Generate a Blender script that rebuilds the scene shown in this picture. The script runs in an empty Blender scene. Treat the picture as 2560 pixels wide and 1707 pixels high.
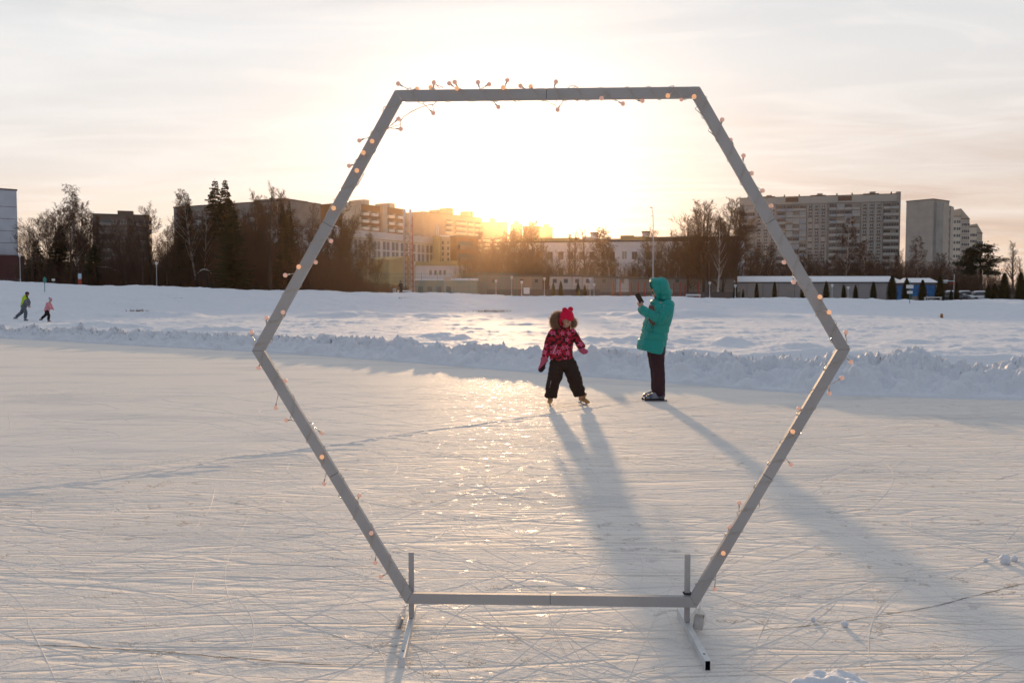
import bpy, bmesh, math, random
import numpy as np
from mathutils import Vector, Matrix, noise as mnoise
random.seed(7); np.random.seed(7)
R = math.radians
scene = bpy.context.scene
col = scene.collection

# ------------------------------------------------------------------ camera
F, CX, CY, HZ, CH = 2200.0, 1280.0, 853.5, 745.0, 1.42
PITCH = math.atan((CY - HZ) / F)
cam_d = bpy.data.cameras.new("camera")
cam = bpy.data.objects.new("camera", cam_d); col.objects.link(cam)
cam_d.sensor_width = 36.0; cam_d.lens = 36.0 * F / 2560.0
cam_d.clip_start = 0.05; cam_d.clip_end = 9000
cam.location = (0, 0, CH); cam.rotation_euler = (math.pi / 2 - PITCH, 0, 0)
cam_d.dof.use_dof = True; cam_d.dof.focus_distance = 5.5; cam_d.dof.aperture_fstop = 9.0
scene.camera = cam
HAZE = 0.000072

# ------------------------------------------------------------------ light
SUN_EL, SUN_AZ = R(6.9), R(-0.5)          # azimuth from +Y, positive to the right
SUN = Vector((math.sin(SUN_AZ) * math.cos(SUN_EL), math.cos(SUN_AZ) * math.cos(SUN_EL), math.sin(SUN_EL)))
sd = bpy.data.lights.new("sun", 'SUN'); sd.energy = 4.6; sd.angle = R(1.5); sd.color = (1.0, 0.64, 0.34)
so = bpy.data.objects.new("sun", sd); col.objects.link(so)
so.rotation_euler = SUN.to_track_quat('Z', 'Y').to_euler()

world = bpy.data.worlds.new("World"); scene.world = world; world.use_nodes = True
def build_world():
    nt = world.node_tree; N = nt.nodes; L = nt.links
    for n in list(N): N.remove(n)
    def node(t, **k):
        n = N.new(t)
        for a, b in k.items(): setattr(n, a, b)
        return n
    def math_(op, a, b=None, clamp=False):
        n = node('ShaderNodeMath', operation=op, use_clamp=clamp)
        for i, v in enumerate((a, b)):
            if v is None: continue
            if isinstance(v, (int, float)): n.inputs[i].default_value = v
            else: L.new(v, n.inputs[i])
        return n.outputs[0]
    def ramp(fac, stops, interp='EASE'):
        n = node('ShaderNodeValToRGB'); n.color_ramp.interpolation = interp
        e = n.color_ramp.elements
        while len(e) < len(stops): e.new(0.5)
        for s, (p, c) in zip(e, stops):
            s.position = p; s.color = (*c, 1) if len(c) == 3 else c
        L.new(fac, n.inputs[0]); return n.outputs[0]
    def mix(fac, a, b, mode='MIX'):
        n = node('ShaderNodeMix', data_type='RGBA', blend_type=mode, clamp_factor=True)
        for s, v in ((n.inputs[0], fac), (n.inputs[6], a), (n.inputs[7], b)):
            if isinstance(v, (int, float)): s.default_value = v
            elif isinstance(v, tuple): s.default_value = (*v, 1)
            else: L.new(v, s)
        return n.outputs[2]
    tc = node('ShaderNodeTexCoord').outputs['Generated']
    sep = node('ShaderNodeSeparateXYZ'); L.new(tc, sep.inputs[0])
    X, Y, Z = sep.outputs
    sky = node('ShaderNodeTexSky', sky_type='NISHITA'); sky.sun_disc = False
    sky.sun_elevation = SUN_EL; sky.sun_rotation = SUN_AZ; sky.altitude = 150; sky.air_density = 1.0; sky.dust_density = 2.0; sky.ozone_density = 1.5
    skyc = node('ShaderNodeVectorMath', operation='SCALE'); L.new(sky.outputs[0], skyc.inputs[0]); skyc.inputs['Scale'].default_value = 0.11
    dot = node('ShaderNodeVectorMath', operation='DOT_PRODUCT'); L.new(tc, dot.inputs[0]); dot.inputs[1].default_value = SUN
    ang = math_('ARCCOSINE', math_('MINIMUM', dot.outputs['Value'], 1.0))      # radians from the sun
    # thin high cloud sheet: warm-white towards the sun, blue-grey behind the camera
    near = ramp(math_('DIVIDE', Z, 0.5), [(0.0, (1.06, .68, .43)), (.09, (1.04, .80, .61)), (.26, (.93, .875, .83)), (.5, (.87, .88, .885)), (1, (.50, .56, .64))], 'LINEAR')
    far = ramp(math_('DIVIDE', Z, 0.8), [(0.0, (.235, .26, .31)), (.3, (.25, .295, .38)), (1, (.35, .40, .49))], 'LINEAR')
    sheet = mix(ramp(math_('DIVIDE', ang, math.pi), [(0.0, (0, 0, 0)), (.16, (.04,) * 3), (.5, (1, 1, 1))]), near, far)
    # cloud streaks on a plane high above
    zz = math_('ADD', math_('MAXIMUM', Z, 0.0), 0.10)
    cv = node('ShaderNodeCombineXYZ'); L.new(math_('DIVIDE', X, zz), cv.inputs[0]); L.new(math_('DIVIDE', Y, zz), cv.inputs[1])
    mp = node('ShaderNodeMapping'); L.new(cv.outputs[0], mp.inputs[0]); mp.inputs['Scale'].default_value = (.42, 1.0, 1); mp.inputs['Rotation'].default_value = (0, 0, R(14)); mp.inputs['Location'].default_value = (3.1, 1.7, 0)
    n1 = node('ShaderNodeTexNoise'); n1.inputs['Scale'].default_value = 1.5; n1.inputs['Detail'].default_value = 7; n1.inputs['Roughness'].default_value = .52; n1.inputs['Distortion'].default_value = .6
    L.new(mp.outputs[0], n1.inputs[0])
    streak = ramp(n1.outputs[0], [(.40, (0, 0, 0)), (.64, (1, 1, 1))])
    # the cloud thickens and greys towards the right, just over the rooftops
    side = ramp(math_('ADD', math_('MULTIPLY', X, 1.0), 0.5), [(.40, (0, 0, 0)), (.95, (1, 1, 1))])
    low = ramp(Z, [(.02, (1, 1, 1)), (.34, (0, 0, 0))])
    bank_ = math_('MULTIPLY', math_('MULTIPLY', side, low), .95, True)
    thick = math_('MULTIPLY', bank_, math_('ADD', math_('MULTIPLY', streak, .75), .35), True)
    sheet = mix(thick, sheet, (.64, .50, .43))
    n2 = node('ShaderNodeTexNoise'); n2.inputs['Scale'].default_value = 2.6; n2.inputs['Detail'].default_value = 8; n2.inputs['Roughness'].default_value = .55; n2.inputs['Distortion'].default_value = 1.4; L.new(mp.outputs[0], n2.inputs[0])
    wisp = ramp(n2.outputs[0], [(.42, (0, 0, 0)), (.70, (1, 1, 1))])
    dim = math_('ADD', math_('MULTIPLY', streak, .08), .94)
    sv = node('ShaderNodeVectorMath', operation='SCALE'); L.new(sheet, sv.inputs[0]); L.new(dim, sv.inputs['Scale'])
    sheet = mix(math_('MULTIPLY', wisp, .42), sv.outputs[0], (1.0, .95, .91))
    base = mix(.96, skyc.outputs[0], sheet)
    # aureole of the veiled sun
    g1 = math_('EXPONENT', math_('MULTIPLY', math_('POWER', math_('DIVIDE', ang, R(7.2)), 2.0), -1.0))
    g2 = math_('EXPONENT', math_('MULTIPLY', math_('DIVIDE', ang, R(17)), -1.0))
    g0 = math_('EXPONENT', math_('MULTIPLY', math_('POWER', math_('DIVIDE', ang, R(2.6)), 2.0), -1.0))
    def col_scale(c, f):
        n = node('ShaderNodeVectorMath', operation='SCALE'); n.inputs[0].default_value = c; L.new(f, n.inputs['Scale']); return n.outputs[0]
    def add(a, b):
        n = node('ShaderNodeVectorMath', operation='ADD'); L.new(a, n.inputs[0]); L.new(b, n.inputs[1]); return n.outputs[0]
    g2 = math_('MULTIPLY', g2, math_('SUBTRACT', 1.0, math_('MULTIPLY', thick, .75)))
    tot = add(add(base, col_scale((.10, .09, .08), g2)), add(col_scale((.46, .42, .36), g1), col_scale((1.8, 1.5, 1.0), g0)))
    bg = node('ShaderNodeBackground'); L.new(tot, bg.inputs[0]); bg.inputs[1].default_value = 1.0
    out = node('ShaderNodeOutputWorld'); L.new(bg.outputs[0], out.inputs[0])
build_world()
scene.view_settings.view_transform = 'Standard'; scene.view_settings.look = 'None'
scene.view_settings.exposure = 0.0; scene.view_settings.gamma = 1.0
scene.render.engine = 'CYCLES'
cy = scene.cycles
cy.use_denoising = True
cy.max_bounces = 5; cy.diffuse_bounces = 3; cy.glossy_bounces = 3; cy.transmission_bounces = 4; cy.transparent_max_bounces = 8; cy.volume_bounces = 0
cy.sample_clamp_indirect = 6.0

# ------------------------------------------------------------------ helpers
Rm = Matrix.Rotation(math.pi / 2 - PITCH, 3, 'X')
def at(px, py, Y):
    d = Rm @ Vector(((px - CX) / F, (CY - py) / F, -1.0))
    return Vector((d.x / d.y * Y, Y, CH + d.z / d.y * Y))
def gp(px, py, z=0.0):
    d = Rm @ Vector(((px - CX) / F, (CY - py) / F, -1.0))
    k = (z - CH) / d.z
    return Vector((d.x * k, d.y * k, z))
D2S = 2560.0 / 2352.0

def tag(o, label=None, cat=None, group=None, kind=None):
    if label: o['label'] = label
    if cat: o['category'] = cat
    if group: o['group'] = group
    if kind: o['kind'] = kind
    return o
def empty(name, loc=(0, 0, 0), rz=0, parent=None):
    o = bpy.data.objects.new(name, None); col.objects.link(o)
    o.location = loc; o.rotation_euler = (0, 0, rz); o.empty_display_size = .2
    if parent: o.parent = parent
    return o
def copy_tree(o, parent=None):
    c = o.copy(); col.objects.link(c)
    if parent is not None: c.parent = parent
    for ch in list(o.children): copy_tree(ch, c)
    return c

class MB:
    """collects geometry for one mesh object"""
    def __init__(s): s.v = []; s.f = []; s.m = []
    def add(s, vs, fs, mi=0):
        b = len(s.v); s.v.extend([tuple(v) for v in vs])
        for f in fs: s.f.append(tuple(b + i for i in f)); s.m.append(mi)
    def box(s, c, size, mi=0, rot=None):
        hx, hy, hz = size[0] / 2, size[1] / 2, size[2] / 2
        vs = [Vector((x, y, z)) for x in (-hx, hx) for y in (-hy, hy) for z in (-hz, hz)]
        if rot is not None: vs = [rot @ v for v in vs]
        c = Vector(c); vs = [v + c for v in vs]
        s.add(vs, [(0, 1, 3, 2), (4, 6, 7, 5), (0, 4, 5, 1), (2, 3, 7, 6), (0, 2, 6, 4), (1, 5, 7, 3)], mi)
    def box2(s, a, b, mi=0):
        s.box([(a[i] + b[i]) / 2 for i in range(3)], [abs(b[i] - a[i]) for i in range(3)], mi)
    def bar(s, a, b, w, h=None, mi=0):
        a = Vector(a); b = Vector(b); d = b - a
        q = d.to_track_quat('Z', 'Y').to_matrix()
        s.box((a + b) / 2, (w, h or w, d.length), mi, q)
    def tube(s, pts, rad, n=6, mi=0, cap=True):
        pts = [Vector(p) for p in pts]; k = len(pts)
        if isinstance(rad, (int, float)): rad = [rad] * k
        vs = []; ref = None
        for i, p in enumerate(pts):
            t = (pts[min(i + 1, k - 1)] - pts[max(i - 1, 0)])
            if t.length < 1e-9: t = Vector((0, 0, 1))
            t.normalize()
            if ref is None:
                ref = t.orthogonal().normalized()
            u = (ref - t * ref.dot(t))
            if u.length < 1e-6: u = t.orthogonal()
            u.normalize(); ref = u; w = t.cross(u)
            for j in range(n):
                a = 2 * math.pi * j / n
                vs.append(p + (u * math.cos(a) + w * math.sin(a)) * rad[i])
        fs = [(i * n + j, i * n + (j + 1) % n, (i + 1) * n + (j + 1) % n, (i + 1) * n + j) for i in range(k - 1) for j in range(n)]
        if cap: fs += [tuple(range(n))[::-1], tuple(range((k - 1) * n, k * n))]
        s.add(vs, fs, mi)
    def loft(s, secs, n=20, mi=0, ref=(0, -1, 0)):
        """secs: (centre, ru, rv); ru along the projected ref's cross, rv along ref"""
        k = len(secs); vs = []; C = [Vector(q[0]) for q in secs]
        for i, q in enumerate(secs):
            t = C[min(i + 1, k - 1)] - C[max(i - 1, 0)]; t.normalize()
            r = Vector(ref); v = r - t * r.dot(t); v.normalize(); u = v.cross(t)
            for j in range(n):
                a = 2 * math.pi * j / n
                vs.append(C[i] + u * (math.cos(a) * q[1]) + v * (math.sin(a) * q[2]))
        fs = [(i * n + j, i * n + (j + 1) % n, (i + 1) * n + (j + 1) % n, (i + 1) * n + j) for i in range(k - 1) for j in range(n)]
        fs += [tuple(range(n))[::-1], tuple(range((k - 1) * n, k * n))]
        s.add(vs, fs, mi)
    def ball(s, c, r, nu=12, nv=8, mi=0, rot=None):
        c = Vector(c); r = (r, r, r) if isinstance(r, (int, float)) else r
        vs = [Vector((0, 0, -r[2]))]
        for i in range(1, nv):
            th = math.pi * i / nv - math.pi / 2
            for j in range(nu):
                a = 2 * math.pi * j / nu
                vs.append(Vector((math.cos(th) * math.cos(a) * r[0], math.cos(th) * math.sin(a) * r[1], math.sin(th) * r[2])))
        vs.append(Vector((0, 0, r[2])))
        if rot is not None: vs = [rot @ v for v in vs]
        fs = []
        for j in range(nu): fs.append((0, 1 + (j + 1) % nu, 1 + j))
        for i in range(nv - 2):
            for j in range(nu):
                a = 1 + i * nu; b = a + nu; j2 = (j + 1) % nu
                fs.append((a + j, a + j2, b + j2, b + j))
        a = 1 + (nv - 2) * nu; e = len(vs) - 1
        for j in range(nu): fs.append((a + j, a + (j + 1) % nu, e))
        s.add([v + c for v in vs], fs, mi)
    def lathe(s, prof, n=12, c=(0, 0, 0), mi=0):
        c = Vector(c); vs = [c + Vector((r * math.cos(2 * math.pi * j / n), r * math.sin(2 * math.pi * j / n), z)) for r, z in prof for j in range(n)]
        k = len(prof)
        fs = [(i * n + j, i * n + (j + 1) % n, (i + 1) * n + (j + 1) % n, (i + 1) * n + j) for i in range(k - 1) for j in range(n)]
        fs += [tuple(range(n))[::-1], tuple(range((k - 1) * n, k * n))]
        s.add(vs, fs, mi)
    def mesh(s, name, mats, smooth=False):
        me = bpy.data.meshes.new(name); me.from_pydata(s.v, [], s.f)
        for m in (mats if isinstance(mats, (list, tuple)) else [mats]): me.materials.append(m)
        me.polygons.foreach_set('material_index', s.m)
        me.polygons.foreach_set('use_smooth', [smooth] * len(s.f))
        me.update(); return me
    def build(s, name, mats, parent=None, smooth=False, loc=None):
        return link(name, s.mesh(name, mats, smooth), parent, loc)
def link(name, me, parent=None, loc=None):
    o = bpy.data.objects.new(name, me); col.objects.link(o)
    if parent: o.parent = parent
    if loc is not None: o.location = loc
    return o
def fuse(o, voxel, smooth_it=3, sub=0):
    """melts overlapping pieces of o into one continuous surface"""
    m = o.modifiers.new('r', 'REMESH'); m.mode = 'VOXEL'; m.voxel_size = voxel; m.use_smooth_shade = True
    if smooth_it:
        s = o.modifiers.new('s', 'SMOOTH'); s.iterations = smooth_it; s.factor = .5
    dg = bpy.context.evaluated_depsgraph_get()
    me = bpy.data.meshes.new_from_object(o.evaluated_get(dg))
    mats = [x for x in o.data.materials]
    o.modifiers.clear(); o.data = me
    if not me.materials:
        for x in mats: me.materials.append(x)
    me.polygons.foreach_set('use_smooth', [True] * len(me.polygons))
    return o
def displace(o, fn):
    me = o.data; n = len(me.vertices)
    for v in me.vertices:
        v.co = fn(v.co.copy(), v.normal.copy())
    me.update()

# ------------------------------------------------------------------ materials
def mat(name, color, rough=.7, spec=.3, metal=0.0, bump=None, var=None, extra=None):
    """bump=(scale, distance, detail); var=(scale, colour2, low, high) mottles the base colour"""
    m = bpy.data.materials.new(name); m.use_nodes = True
    nt = m.node_tree; b = nt.nodes['Principled BSDF']
    b.inputs['Base Color'].default_value = (*color, 1); b.inputs['Roughness'].default_value = rough
    b.inputs['Specular IOR Level'].default_value = spec; b.inputs['Metallic'].default_value = metal
    tc = nt.nodes.new('ShaderNodeTexCoord')
    if var:
        n = nt.nodes.new('ShaderNodeTexNoise'); n.inputs['Scale'].default_value = var[0]; n.inputs['Detail'].default_value = 5
        nt.links.new(tc.outputs['Object'], n.inputs[0])
        r = nt.nodes.new('ShaderNodeValToRGB'); r.color_ramp.elements[0].position = var[2]; r.color_ramp.elements[1].position = var[3]
        r.color_ramp.elements[0].color = (*color, 1); r.color_ramp.elements[1].color = (*var[1], 1)
        nt.links.new(n.outputs[0], r.inputs[0]); nt.links.new(r.outputs[0], b.inputs['Base Color'])
    if bump:
        n = nt.nodes.new('ShaderNodeTexNoise'); n.inputs['Scale'].default_value = bump[0]; n.inputs['Detail'].default_value = bump[2] if len(bump) > 2 else 4
        nt.links.new(tc.outputs['Object'], n.inputs[0])
        bp = nt.nodes.new('ShaderNodeBump'); bp.inputs['Distance'].default_value = bump[1]; bp.inputs['Strength'].default_value = 1
        nt.links.new(n.outputs[0], bp.inputs['Height']); nt.links.new(bp.outputs[0], b.inputs['Normal'])
    if extra: extra(nt, b, tc)
    return m

# ------------------------------------------------------------------ numpy noise
_perm = np.random.RandomState(3).rand(512, 512)
def vnoise(x, y):
    xi = np.floor(x).astype(int); yi = np.floor(y).astype(int); fx = x - xi; fy = y - yi
    fx = fx * fx * (3 - 2 * fx); fy = fy * fy * (3 - 2 * fy)
    g = lambda a, b: _perm[a % 512, b % 512]
    return (g(xi, yi) * (1 - fx) + g(xi + 1, yi) * fx) * (1 - fy) + (g(xi, yi + 1) * (1 - fx) + g(xi + 1, yi + 1) * fx) * fy
def fbm(x, y, o=4, g=.5):
    s = 0; a = 1; t = 0
    for i in range(o):
        s = s + a * vnoise(x * 2 ** i + 17.3 * i, y * 2 ** i + 9.1 * i); t += a; a *= g
    return s / t
def sstep(a, b, x):
    t = np.clip((x - a) / (b - a), 0, 1); return t * t * (3 - 2 * t)

# ------------------------------------------------------------------ snow and ice materials
def snow_extra(nt, b, tc):
    N = nt.nodes; L = nt.links
    hs = []
    for sc, w, det in ((1.3, .07, 6), (9.0, .040, 5), (60.0, .003, 3)):
        n = N.new('ShaderNodeTexNoise'); n.inputs['Scale'].default_value = sc; n.inputs['Detail'].default_value = det; n.inputs['Roughness'].default_value = .58
        L.new(tc.outputs['Object'], n.inputs[0])
        m = N.new('ShaderNodeMath'); m.operation = 'MULTIPLY'; L.new(n.outputs[0], m.inputs[0]); m.inputs[1].default_value = w; hs.append(m.outputs[0])
    a = N.new('ShaderNodeMath'); a.operation = 'ADD'; L.new(hs[0], a.inputs[0]); L.new(hs[1], a.inputs[1])
    a2 = N.new('ShaderNodeMath'); a2.operation = 'ADD'; L.new(a.outputs[0], a2.inputs[0]); L.new(hs[2], a2.inputs[1])
    bp = N.new('ShaderNodeBump'); bp.inputs['Distance'].default_value = 1.0; bp.inputs['Strength'].default_value = .8
    L.new(a2.outputs[0], bp.inputs['Height']); L.new(bp.outputs[0], b.inputs['Normal'])
M = {}
M['snow'] = mat('snow', (.68, .715, .77), .75, .25, extra=snow_extra)
M['roof_snow'] = mat('roof_snow', (.80, .82, .85), .8, .2, bump=(.8, .05, 4))

def ice_extra(nt, b, tc):
    N = nt.nodes; L = nt.links
    def mp(rot, sc, loc=(0, 0, 0), src=None):
        m = N.new('ShaderNodeMapping'); m.inputs['Rotation'].default_value = (0, 0, R(rot)); m.inputs['Scale'].default_value = (sc[0], sc[1], 1); m.inputs['Location'].default_value = loc
        L.new(src or tc.outputs['Object'], m.inputs[0]); return m.outputs[0]
    def nz(v, sc, det, ro=.5, dist=0):
        n = N.new('ShaderNodeTexNoise'); n.inputs['Scale'].default_value = sc; n.inputs['Detail'].default_value = det
        n.inputs['Roughness'].default_value = ro; n.inputs['Distortion'].default_value = dist; L.new(v, n.inputs[0]); return n.outputs[0]
    def mt(op, a, c=None, clamp=False):
        n = N.new('ShaderNodeMath'); n.operation = op; n.use_clamp = clamp
        for i, v in enumerate((a, c)):
            if v is None: continue
            if isinstance(v, (int, float)): n.inputs[i].default_value = v
            else: L.new(v, n.inputs[i])
        return n.outputs[0]
    def rmp(f, a, c):
        n = N.new('ShaderNodeMapRange'); n.interpolation_type = 'SMOOTHSTEP'; n.inputs[1].default_value = a; n.inputs[2].default_value = c; L.new(f, n.inputs[0]); return n.outputs[0]
    # rougher ice on the camera side of the old seam, smoother beyond it
    sep = N.new('ShaderNodeSeparateXYZ'); L.new(tc.outputs['Object'], sep.inputs[0])
    wob = nz(tc.outputs['Object'], .5, 3)
    s = mt('SUBTRACT', mt('ADD', mt('MULTIPLY', sep.outputs[0], .62), 9.6), sep.outputs[1])       # >0 nearer than the seam
    rough_side = rmp(mt('ADD', s, mt('MULTIPLY', wob, 1.2)), 0.0, 1.4)
    rough_side = mt('ADD', mt('MULTIPLY', rough_side, .7), .3)
    # scratches: contour lines of stretched noise, several directions
    lines = None
    for rot, sx, sy, sc, w, amp in ((6, .16, 1.6, 1.7, .010, .5), (29, .14, 1.4, 1.6, .013, 1.0), (-24, .14, 1.5, 1.5, .014, .9), (52, .14, 1.3, 1.4, .013, .9),
                                    (-47, .14, 1.3, 1.3, .010, .8), (78, .16, 1.2, 1.1, .010, .8), (-74, .16, 1.2, 1.0, .010, .8), (15, .3, 2.0, 3.1, .010, .4), (-65, .3, 2.0, 2.6, .012, .7)):
        v = nz(mp(rot, (sx, sy), (rot, rot * .7, 0)), sc, 2, .45, .25)
        ln = mt('SUBTRACT', 1.0, rmp(mt('ABSOLUTE', mt('SUBTRACT', v, .5)), 0.0, w))
        gate = rmp(nz(mp(rot, (.5, 1.0), (rot * 3.1, 0, 0)), .9, 2), .44, .54)
        ln = mt('MULTIPLY', mt('MULTIPLY', ln, gate), amp)
        lines = ln if lines is None else mt('MAXIMUM', lines, ln)
    flake = nz(mp(2, (.85, 1.0)), 20.0, 6, .66, .2)
    flake2 = nz(mp(-6, (.6, 1.0), (5, 3, 0)), 4.2, 6, .62, .5)
    grain = nz(tc.outputs['Object'], 140.0, 2, .6)
    crumbs = rmp(nz(mp(3, (.8, 1.0), (9, 2, 0)), 9.0, 5, .66), .585, .65)
    crumbs = mt('MULTIPLY', crumbs, rmp(nz(tc.outputs['Object'], 1.1, 3), .46, .60))
    h = mt('MULTIPLY', lines, -.0095)
    h = mt('ADD', h, mt('MULTIPLY', flake, .012))
    h = mt('ADD', h, mt('MULTIPLY', flake2, .012))
    h = mt('ADD', h, mt('MULTIPLY', crumbs, .012))
    h = mt('MULTIPLY', mt('ADD', h, -.0108), rough_side)
    h = mt('ADD', h, mt('MULTIPLY', grain, .0005))
    bp = N.new('ShaderNodeBump'); bp.inputs['Distance'].default_value = 1.0; bp.inputs['Strength'].default_value = 1.0
    L.new(h, bp.inputs['Height']); L.new(bp.outputs[0], b.inputs['Normal'])
    # colour: scraped white frost over slightly darker clear patches
    cm = N.new('ShaderNodeMix'); cm.data_type = 'RGBA'
    patch = rmp(nz(mp(5, (.35, 1.0)), 1.1, 6, .62), .48, .66)
    cm.inputs[6].default_value = (.78, .74, .69, 1); cm.inputs[7].default_value = (.58, .585, .58, 1); L.new(mt('MULTIPLY', patch, .6), cm.inputs[0])
    L.new(cm.outputs[2], b.inputs['Base Color'])
    
    wet = rmp(nz(mp(8, (.8, 1.0), (2, 7, 0)), 10.0, 6, .7), .57, .66)
    L.new(mt('ADD', .012, mt('MULTIPLY', mt('MAXIMUM', mt('MULTIPLY', wet, patch), mt('MULTIPLY', lines, .7)), .05)), b.inputs['Specular IOR Level'])
    L.new(mt('SUBTRACT', .72, mt('MULTIPLY', wet, .36)), b.inputs['Roughness'])
M['ice'] = mat('ice', (.72, .73, .74), .5, .10, extra=ice_extra)
M['groove'] = mat('groove', (.68, .65, .62), .6, .03, bump=(60, .002, 3))
M['crack'] = mat('crack', (.09, .10, .11), .5, .4)

# ------------------------------------------------------------------ terrain
pxs = np.array([-1300, -500, 0, 326, 653, 925, 1200, 1420, 1633, 1850, 2068, 2300, 2560, 3100, 4000.])
pys = np.array([822, 834, 845, 863, 880, 898, 920, 937, 952, 970, 984, 991, 997, 1004, 1010.])
_b = [gp(a, c) for a, c in zip(pxs, pys)]
RT = np.array([p.x / p.y for p in _b]); RY = np.array([p.y for p in _b])
def ridge_y(t): return np.interp(t, RT, RY)
RH_px = np.array([-1300, 0, 400, 800, 1200, 1500, 1800, 2050, 2200, 2290, 2380, 2560, 4000.]); RH_h = np.array([.32, .32, .36, .37, .38, .34, .36, .36, .41, .58, .40, .33, .33])
RH_t = (RH_px - CX) / F
CR_px = np.array([-1500, 0, 150, 300, 520, 760, 1000, 1300, 1560, 1860, 2100, 2300, 2560, 4000.]); CR_y = np.array([700, 703, 710, 717, 723, 730, 733, 740, 743, 745, 748, 751, 753, 756.])
CR_t = (CR_px - CX) / F; CREST = 115.0
def crest_z(t):
    return CH + (HZ - np.interp(t, CR_t, CR_y)) * CREST / F
def ground_z(x, y):
    """height of the land beyond the pond"""
    t = x / max(y, 1e-6); zc = float(crest_z(t))
    return zc + max(0, y - CREST) * (0.012 + .05 * max(0, -t - .1)) * .6
NC = 1300
tt = np.linspace(-1.15, 1.15, NC)
v_r = np.concatenate([np.linspace(-.25, 2.6, 76), np.geomspace(.05, 1.0, 1) * 0 + 2.66])
T = np.tile(tt, 1)
rows = []
rb = ridge_y(tt)
for v in v_r: rows.append(rb + v)
e0 = rb + v_r[-1]
for k in np.linspace(0, 1, 190)[1:]: rows.append(e0 * (82.0 / e0) ** (k ** .9))
for k in np.linspace(0, 1, 60)[1:]: rows.append(np.full(NC, 82 + 36 * k))
for k in np.geomspace(1, 12, 18)[1:]: rows.append(np.full(NC, 118.0 * k))
YY = np.array(rows); XX = YY * tt[None, :]; TT = np.tile(tt, (len(rows), 1))
V = YY - rb[None, :]
nr = 77
hh = np.interp(TT, RH_t, RH_h)
H = np.full(YY.shape, .035)
# ridge left by the plough: steep, lumpy face to the rink
wob = (fbm(XX * .8, YY * .8, 3) - .5) * .7
vv = V + wob
env = sstep(-.1, 1.15, vv) * (1 - sstep(1.15, 2.5, vv))
H = np.where(V < 3.2, H + env * hh * (.72 + .62 * (fbm(XX * 1.1 + 5, YY * 1.1, 3) - .42)), H)
rs = slice(0, nr)
bil = np.abs(fbm(XX[rs] * 3.1, YY[rs] * 3.1, 4) - .5) * 2
bil2 = np.abs(fbm(XX[rs] * 7.5 + 4, YY[rs] * 7.5, 3) - .5) * 2
H[rs] += env[rs] * ((.12 - .46 * bil) * .8 + (.07 - .30 * bil2) * .7) + env[rs] * (fbm(XX[rs] * 11, YY[rs] * 11, 3, .6) - .5) * .16
rng = np.random.RandomState(11)
for i in range(2600):
    t = rng.uniform(-.75, .75); y0 = float(ridge_y(t)); v = abs(rng.normal(.75, .6)); y = y0 + v * rng.uniform(.2, 1.1) - .05; x = t * y
    r = .035 + .17 * rng.rand() ** 2.6; 
    if v > 1.9: continue
    c0 = np.searchsorted(tt, t - r * 1.6 / y); c1 = np.searchsorted(tt, t + r * 1.6 / y)
    if c1 - c0 < 2: continue
    sx = XX[rs, c0:c1] - x; sy = YY[rs, c0:c1] - y
    d2 = (sx * sx / rng.uniform(.7, 1.5) + sy * sy) / (r * r)
    ctr = H[rs, c0:c1][np.unravel_index(np.argmin(d2), d2.shape)]
    H[rs, c0:c1] += r * rng.uniform(.15, .5) * np.clip(1 - d2, 0, 1) ** rng.uniform(.5, 1.1)
H[0] = -.06; H[1] = -.02
# second, lower row of spill behind it and wind-blown drifts over the pond
e2 = np.exp(-((V - 5.0 - (fbm(XX * .25, YY * .0 + 2, 2) - .5) * 3) / .55) ** 2) * sstep(.02, .14, TT)
H += e2 * (.22 + .35 * (fbm(XX * .9, YY * .9 + 8, 3) - .5))
e3 = np.exp(-((V - 12.5 - (fbm(XX * .15, YY * .0 + 7, 2) - .5) * 7) / 1.1) ** 2)
H += e3 * np.clip(fbm(XX * .35 + 30, YY * .5, 4) - .44, 0, 1) * .75 * (.6 + .8 * fbm(XX * 2.2, YY * 2.2, 3))
pond = sstep(2.2, 3.2, V) * (1 - sstep(76, 82, YY))
dr = np.clip(fbm(XX * .55 + 3, YY * .8 + 40, 5, .6) - .52, 0, 1)
H += pond * dr * .34
H += pond * ((fbm(XX * 1.9, YY * 2.8, 5, .6) - .5) * .085 + .10 * np.clip(fbm(XX * 1.1 + 7, YY * 1.3, 4, .6) - .55, 0, 1))
dr2 = np.exp(-((YY - 62 - 5 * (fbm(XX * .06, YY * 0, 2) - .5)) / 2.6) ** 2) * np.clip(fbm(XX * .22 + 9, YY * .2 + 3, 4) - .46, 0, 1)
H += dr2 * 1.8
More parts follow.
